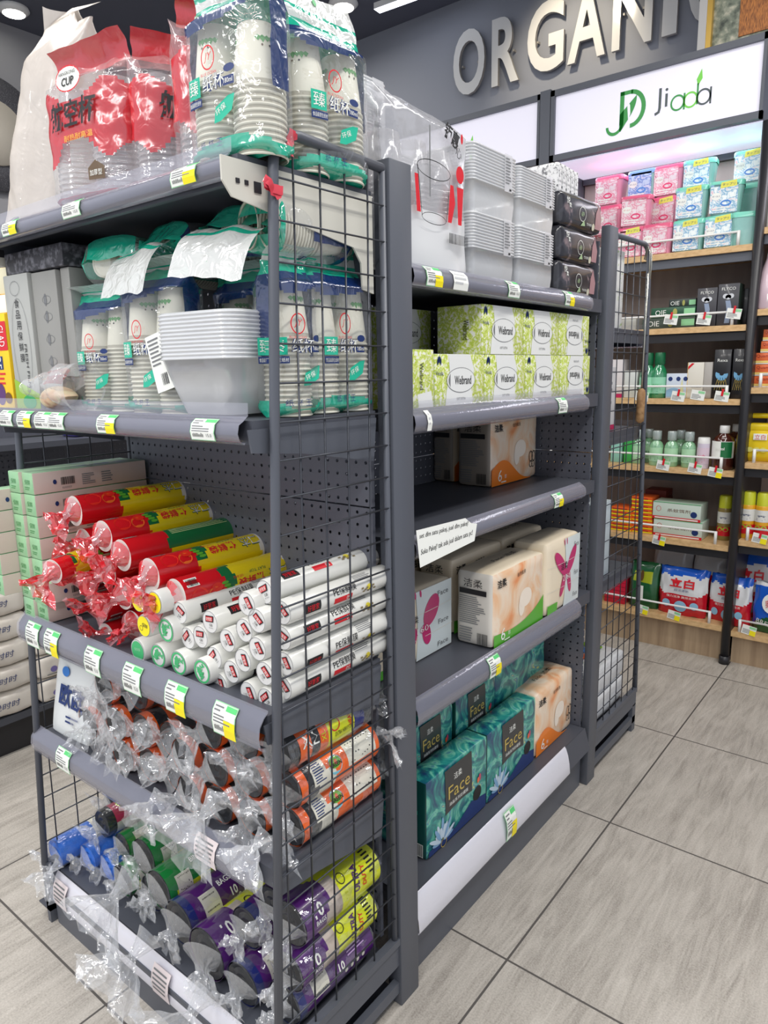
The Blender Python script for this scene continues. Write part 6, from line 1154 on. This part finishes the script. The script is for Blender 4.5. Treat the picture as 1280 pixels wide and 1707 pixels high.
# low items glimpsed through the far wire side on the middle shelves
for px0, px1, zz, h, mt_, lab in ((1000, 1038, 1.1335, .17, mat('white_pink_carton', (220, 214, 214), .4), 'white carton with magenta base behind the far wire side'), (1040, 1062, 1.1335, .12, mat('white_cap_carton', (210, 214, 210), .4), 'small white carton left of the mouthwash bottles'), (1000, 1030, 1.4275, .05, mat('pale_grey_carton', (206, 206, 200), .4), 'pale flat carton behind the far wire side'), (1032, 1060, 1.4275, .06, mat('stone_carton', (180, 182, 176), .4), 'stone grey flat carton beside the green boxes'), (1040, 1060, .8375, .12, mat('bright_green_carton', (60, 170, 80), .4), 'bright green carton behind the wire frame'), (1018, 1036, .8375, .13, mat('light_teal_carton', (150, 206, 190), .4), 'light teal carton far left on the sanitiser shelf')):
    wbox(lab, 'shelf_carton', 'box', px0, px1, zz, h, mt_, lambda mb, a, h: mb.quad(-a, a, 0, h*.1, FY(), mat('magenta_base', (190, 30, 90), .4)) if 'magenta' in lab else None, y=2.26)
# ================================================================== far end unit goods and hooks
WPK = mat('white_roll_pack', (222, 224, 226), .35, coat=.3, bump=.2, bscale=40)
for k, (y0, y1, z0, z1, lab) in enumerate(((1.06, 1.12, 1.3815, 1.60, 'tall white patterned carton left one behind the top of the far wire side'), (1.125, 1.185, 1.3815, 1.60, 'tall white patterned carton right one behind the top of the far wire side'))):
    facing(-.05, y0, y1, z0, z1, .08, 'white_patterned_carton', lab, 'carton', ramp_mat('white_green_specks', [(.6, (222, 222, 220)), (.7, (150, 180, 90))], 60, 3, .4), None, r=.002, n=2)
facing(-.05, 1.06, 1.16, 1.0815, 1.27, .08, 'white_patterned_carton', 'white carton with grey print on the middle of the far wire side', 'carton', mat('plain_white_carton', (214, 214, 216), .4), lambda mb, a, H, d, b: (mb.quad(-a, a, 0, H*.1, FX(), mat('magenta_base', (190, 30, 90), .4)), mb.lines(-a*.6, a*.6, H*.3, H*.9, 6, FX(), GREY, 3)), r=.002, n=2)
for k, (y0, y1, z0, z1) in enumerate(((1.09, 1.36, .1315, .22), (1.09, 1.36, .225, .31))):
    facing(-.05, y0, y1, z0, z1, .2, 'tissue_roll_pack', 'white soft tissue pack at the foot of the far wire side, %s' % ('lower', 'upper')[k], 'tissue pack', WPK, (lambda mb, a, H, d, b: [mb.ellipse(-a*.6+a*.4*q, d*.5, a*.16, d*.2, plane((0, 0, H+.005), (0, 1, 0), (-1, 0, 0), .003), (mat('dot_green', (130, 180, 50), .4), ORG, mat('dot_blue', (60, 120, 190), .4), mat('dot_green', (130, 180, 50)))[q]) for q in range(4)]) if k else None, r=.015, bulge=.004, nz=.002, body='pack_body')
facing(-.06, 1.07, 1.2, .6215, .86, .1, 'blue_white_carton', 'white and blue carton behind the far wire side at knee height', 'carton', mat('white_blue_carton', (200, 212, 218), .4), lambda mb, a, H, d, b: mb.ellipse(-a*.6, H*.3, a*.3, H*.12, FX(), mat('dot_blue', (60, 120, 190), .4)), r=.002, n=2)
t = thing('hanging_brush', 'long thin handled brush with tan wooden grip hung on the far wire frame', 'brush', (-.004, 1.24, 1.6)); mb = MB(); GR = mat('silver_wire', (190, 190, 180), .25, .8)
mb.tube([(-.008, .0, -.02), (0, 0, .018), (.008, .0, .0), (.008, .002, -.06)], .002, GR, 8); mb.tube([(.006, .0, -.06), (.004, .0, -.40)], .0028, GR, 8); mb.build('wire_rod', t)
MB().lathe([(.004, 0), (.012, .006), (.0125, .09), (.010, .10), (.004, .105)], 16, ramp_mat('tan_cork', [(.4, (150, 112, 72)), (.6, (180, 142, 98))], 60, 3, .6), Matrix.Translation((.004, 0, -.50))).build('grip', t)
t = thing('wire_hook', 'small silver s-hook over the far wire frame top bar', 'hook', (-.004, 1.258, 1.6)); MB().tube([(-.01, 0, -.02), (-.004, 0, .018), (.006, 0, .016), (.008, .0, -.03), (.006, 0, -.075)], .0018, GR, 8).build('hook_wire', t)
# ================================================================== neighbouring gondola goods
TP = ramp_mat('cream_tissue_pack', [(.4, (206, 198, 188)), (.6, (226, 220, 210))], 9, 3, .4, coat=.3)
def d_nb(mb, a, H, d, b): f = bulgemap(a, H, b, .003); mb.text('悦时时', a*.1, H*.52, H*.26, f, NAVY, wid=a*.75, slant=.2); mb.ellipse(-a*.6, H*.4, a*.1, H*.13, f, mat('violet_print', (120, 110, 170), .5), 12); mb.lines(-a*.8, -a*.3, H*.15, H*.25, 1, f, GREY)
q0 = None
for j, y in enumerate((-.30, -.05, .20, .45)):
    for k in range(6):
        lab = 'cream tissue pack on the neighbouring gondola, %s layer, %s column' % (nm[k], ('nearest', 'second', 'third', 'farthest')[j])
        if q0 is None: q0 = facing(-1.65, y-.12, y+.12, .146, .232, .34, 'cream_tissue_pack', lab, 'tissue pack', TP, d_nb, r=.02, bulge=.008, nz=.004, body='pack_body', group='cream tissue packs on the neighbouring gondola')
        else: dup(q0, lab, (-1.65+.012*((k*3+j) % 3), y, .146+.0875*k))
for j, y in enumerate((.42, .52)): facing(-1.78, y-.045, y+.045, 1.0515, 1.13, .1, 'purple_tissue_pack', 'purple tissue pack with white plume logo on the neighbouring gondola, %s' % ('left', 'right')[j], 'tissue pack', mat('violet_pack', (70, 60, 150), .35, coat=.4), lambda mb, a, H, d, b: [mb.ellipse(.008*(k-2), H*.62+.004*abs(k-2)*-1, .003, .014, FX(.004), PAPER, 8) for k in range(5)]+[mb.text('Vinda', 0, H*.28, H*.2, FX(.004), PAPER)], r=.008, body='pack_body')
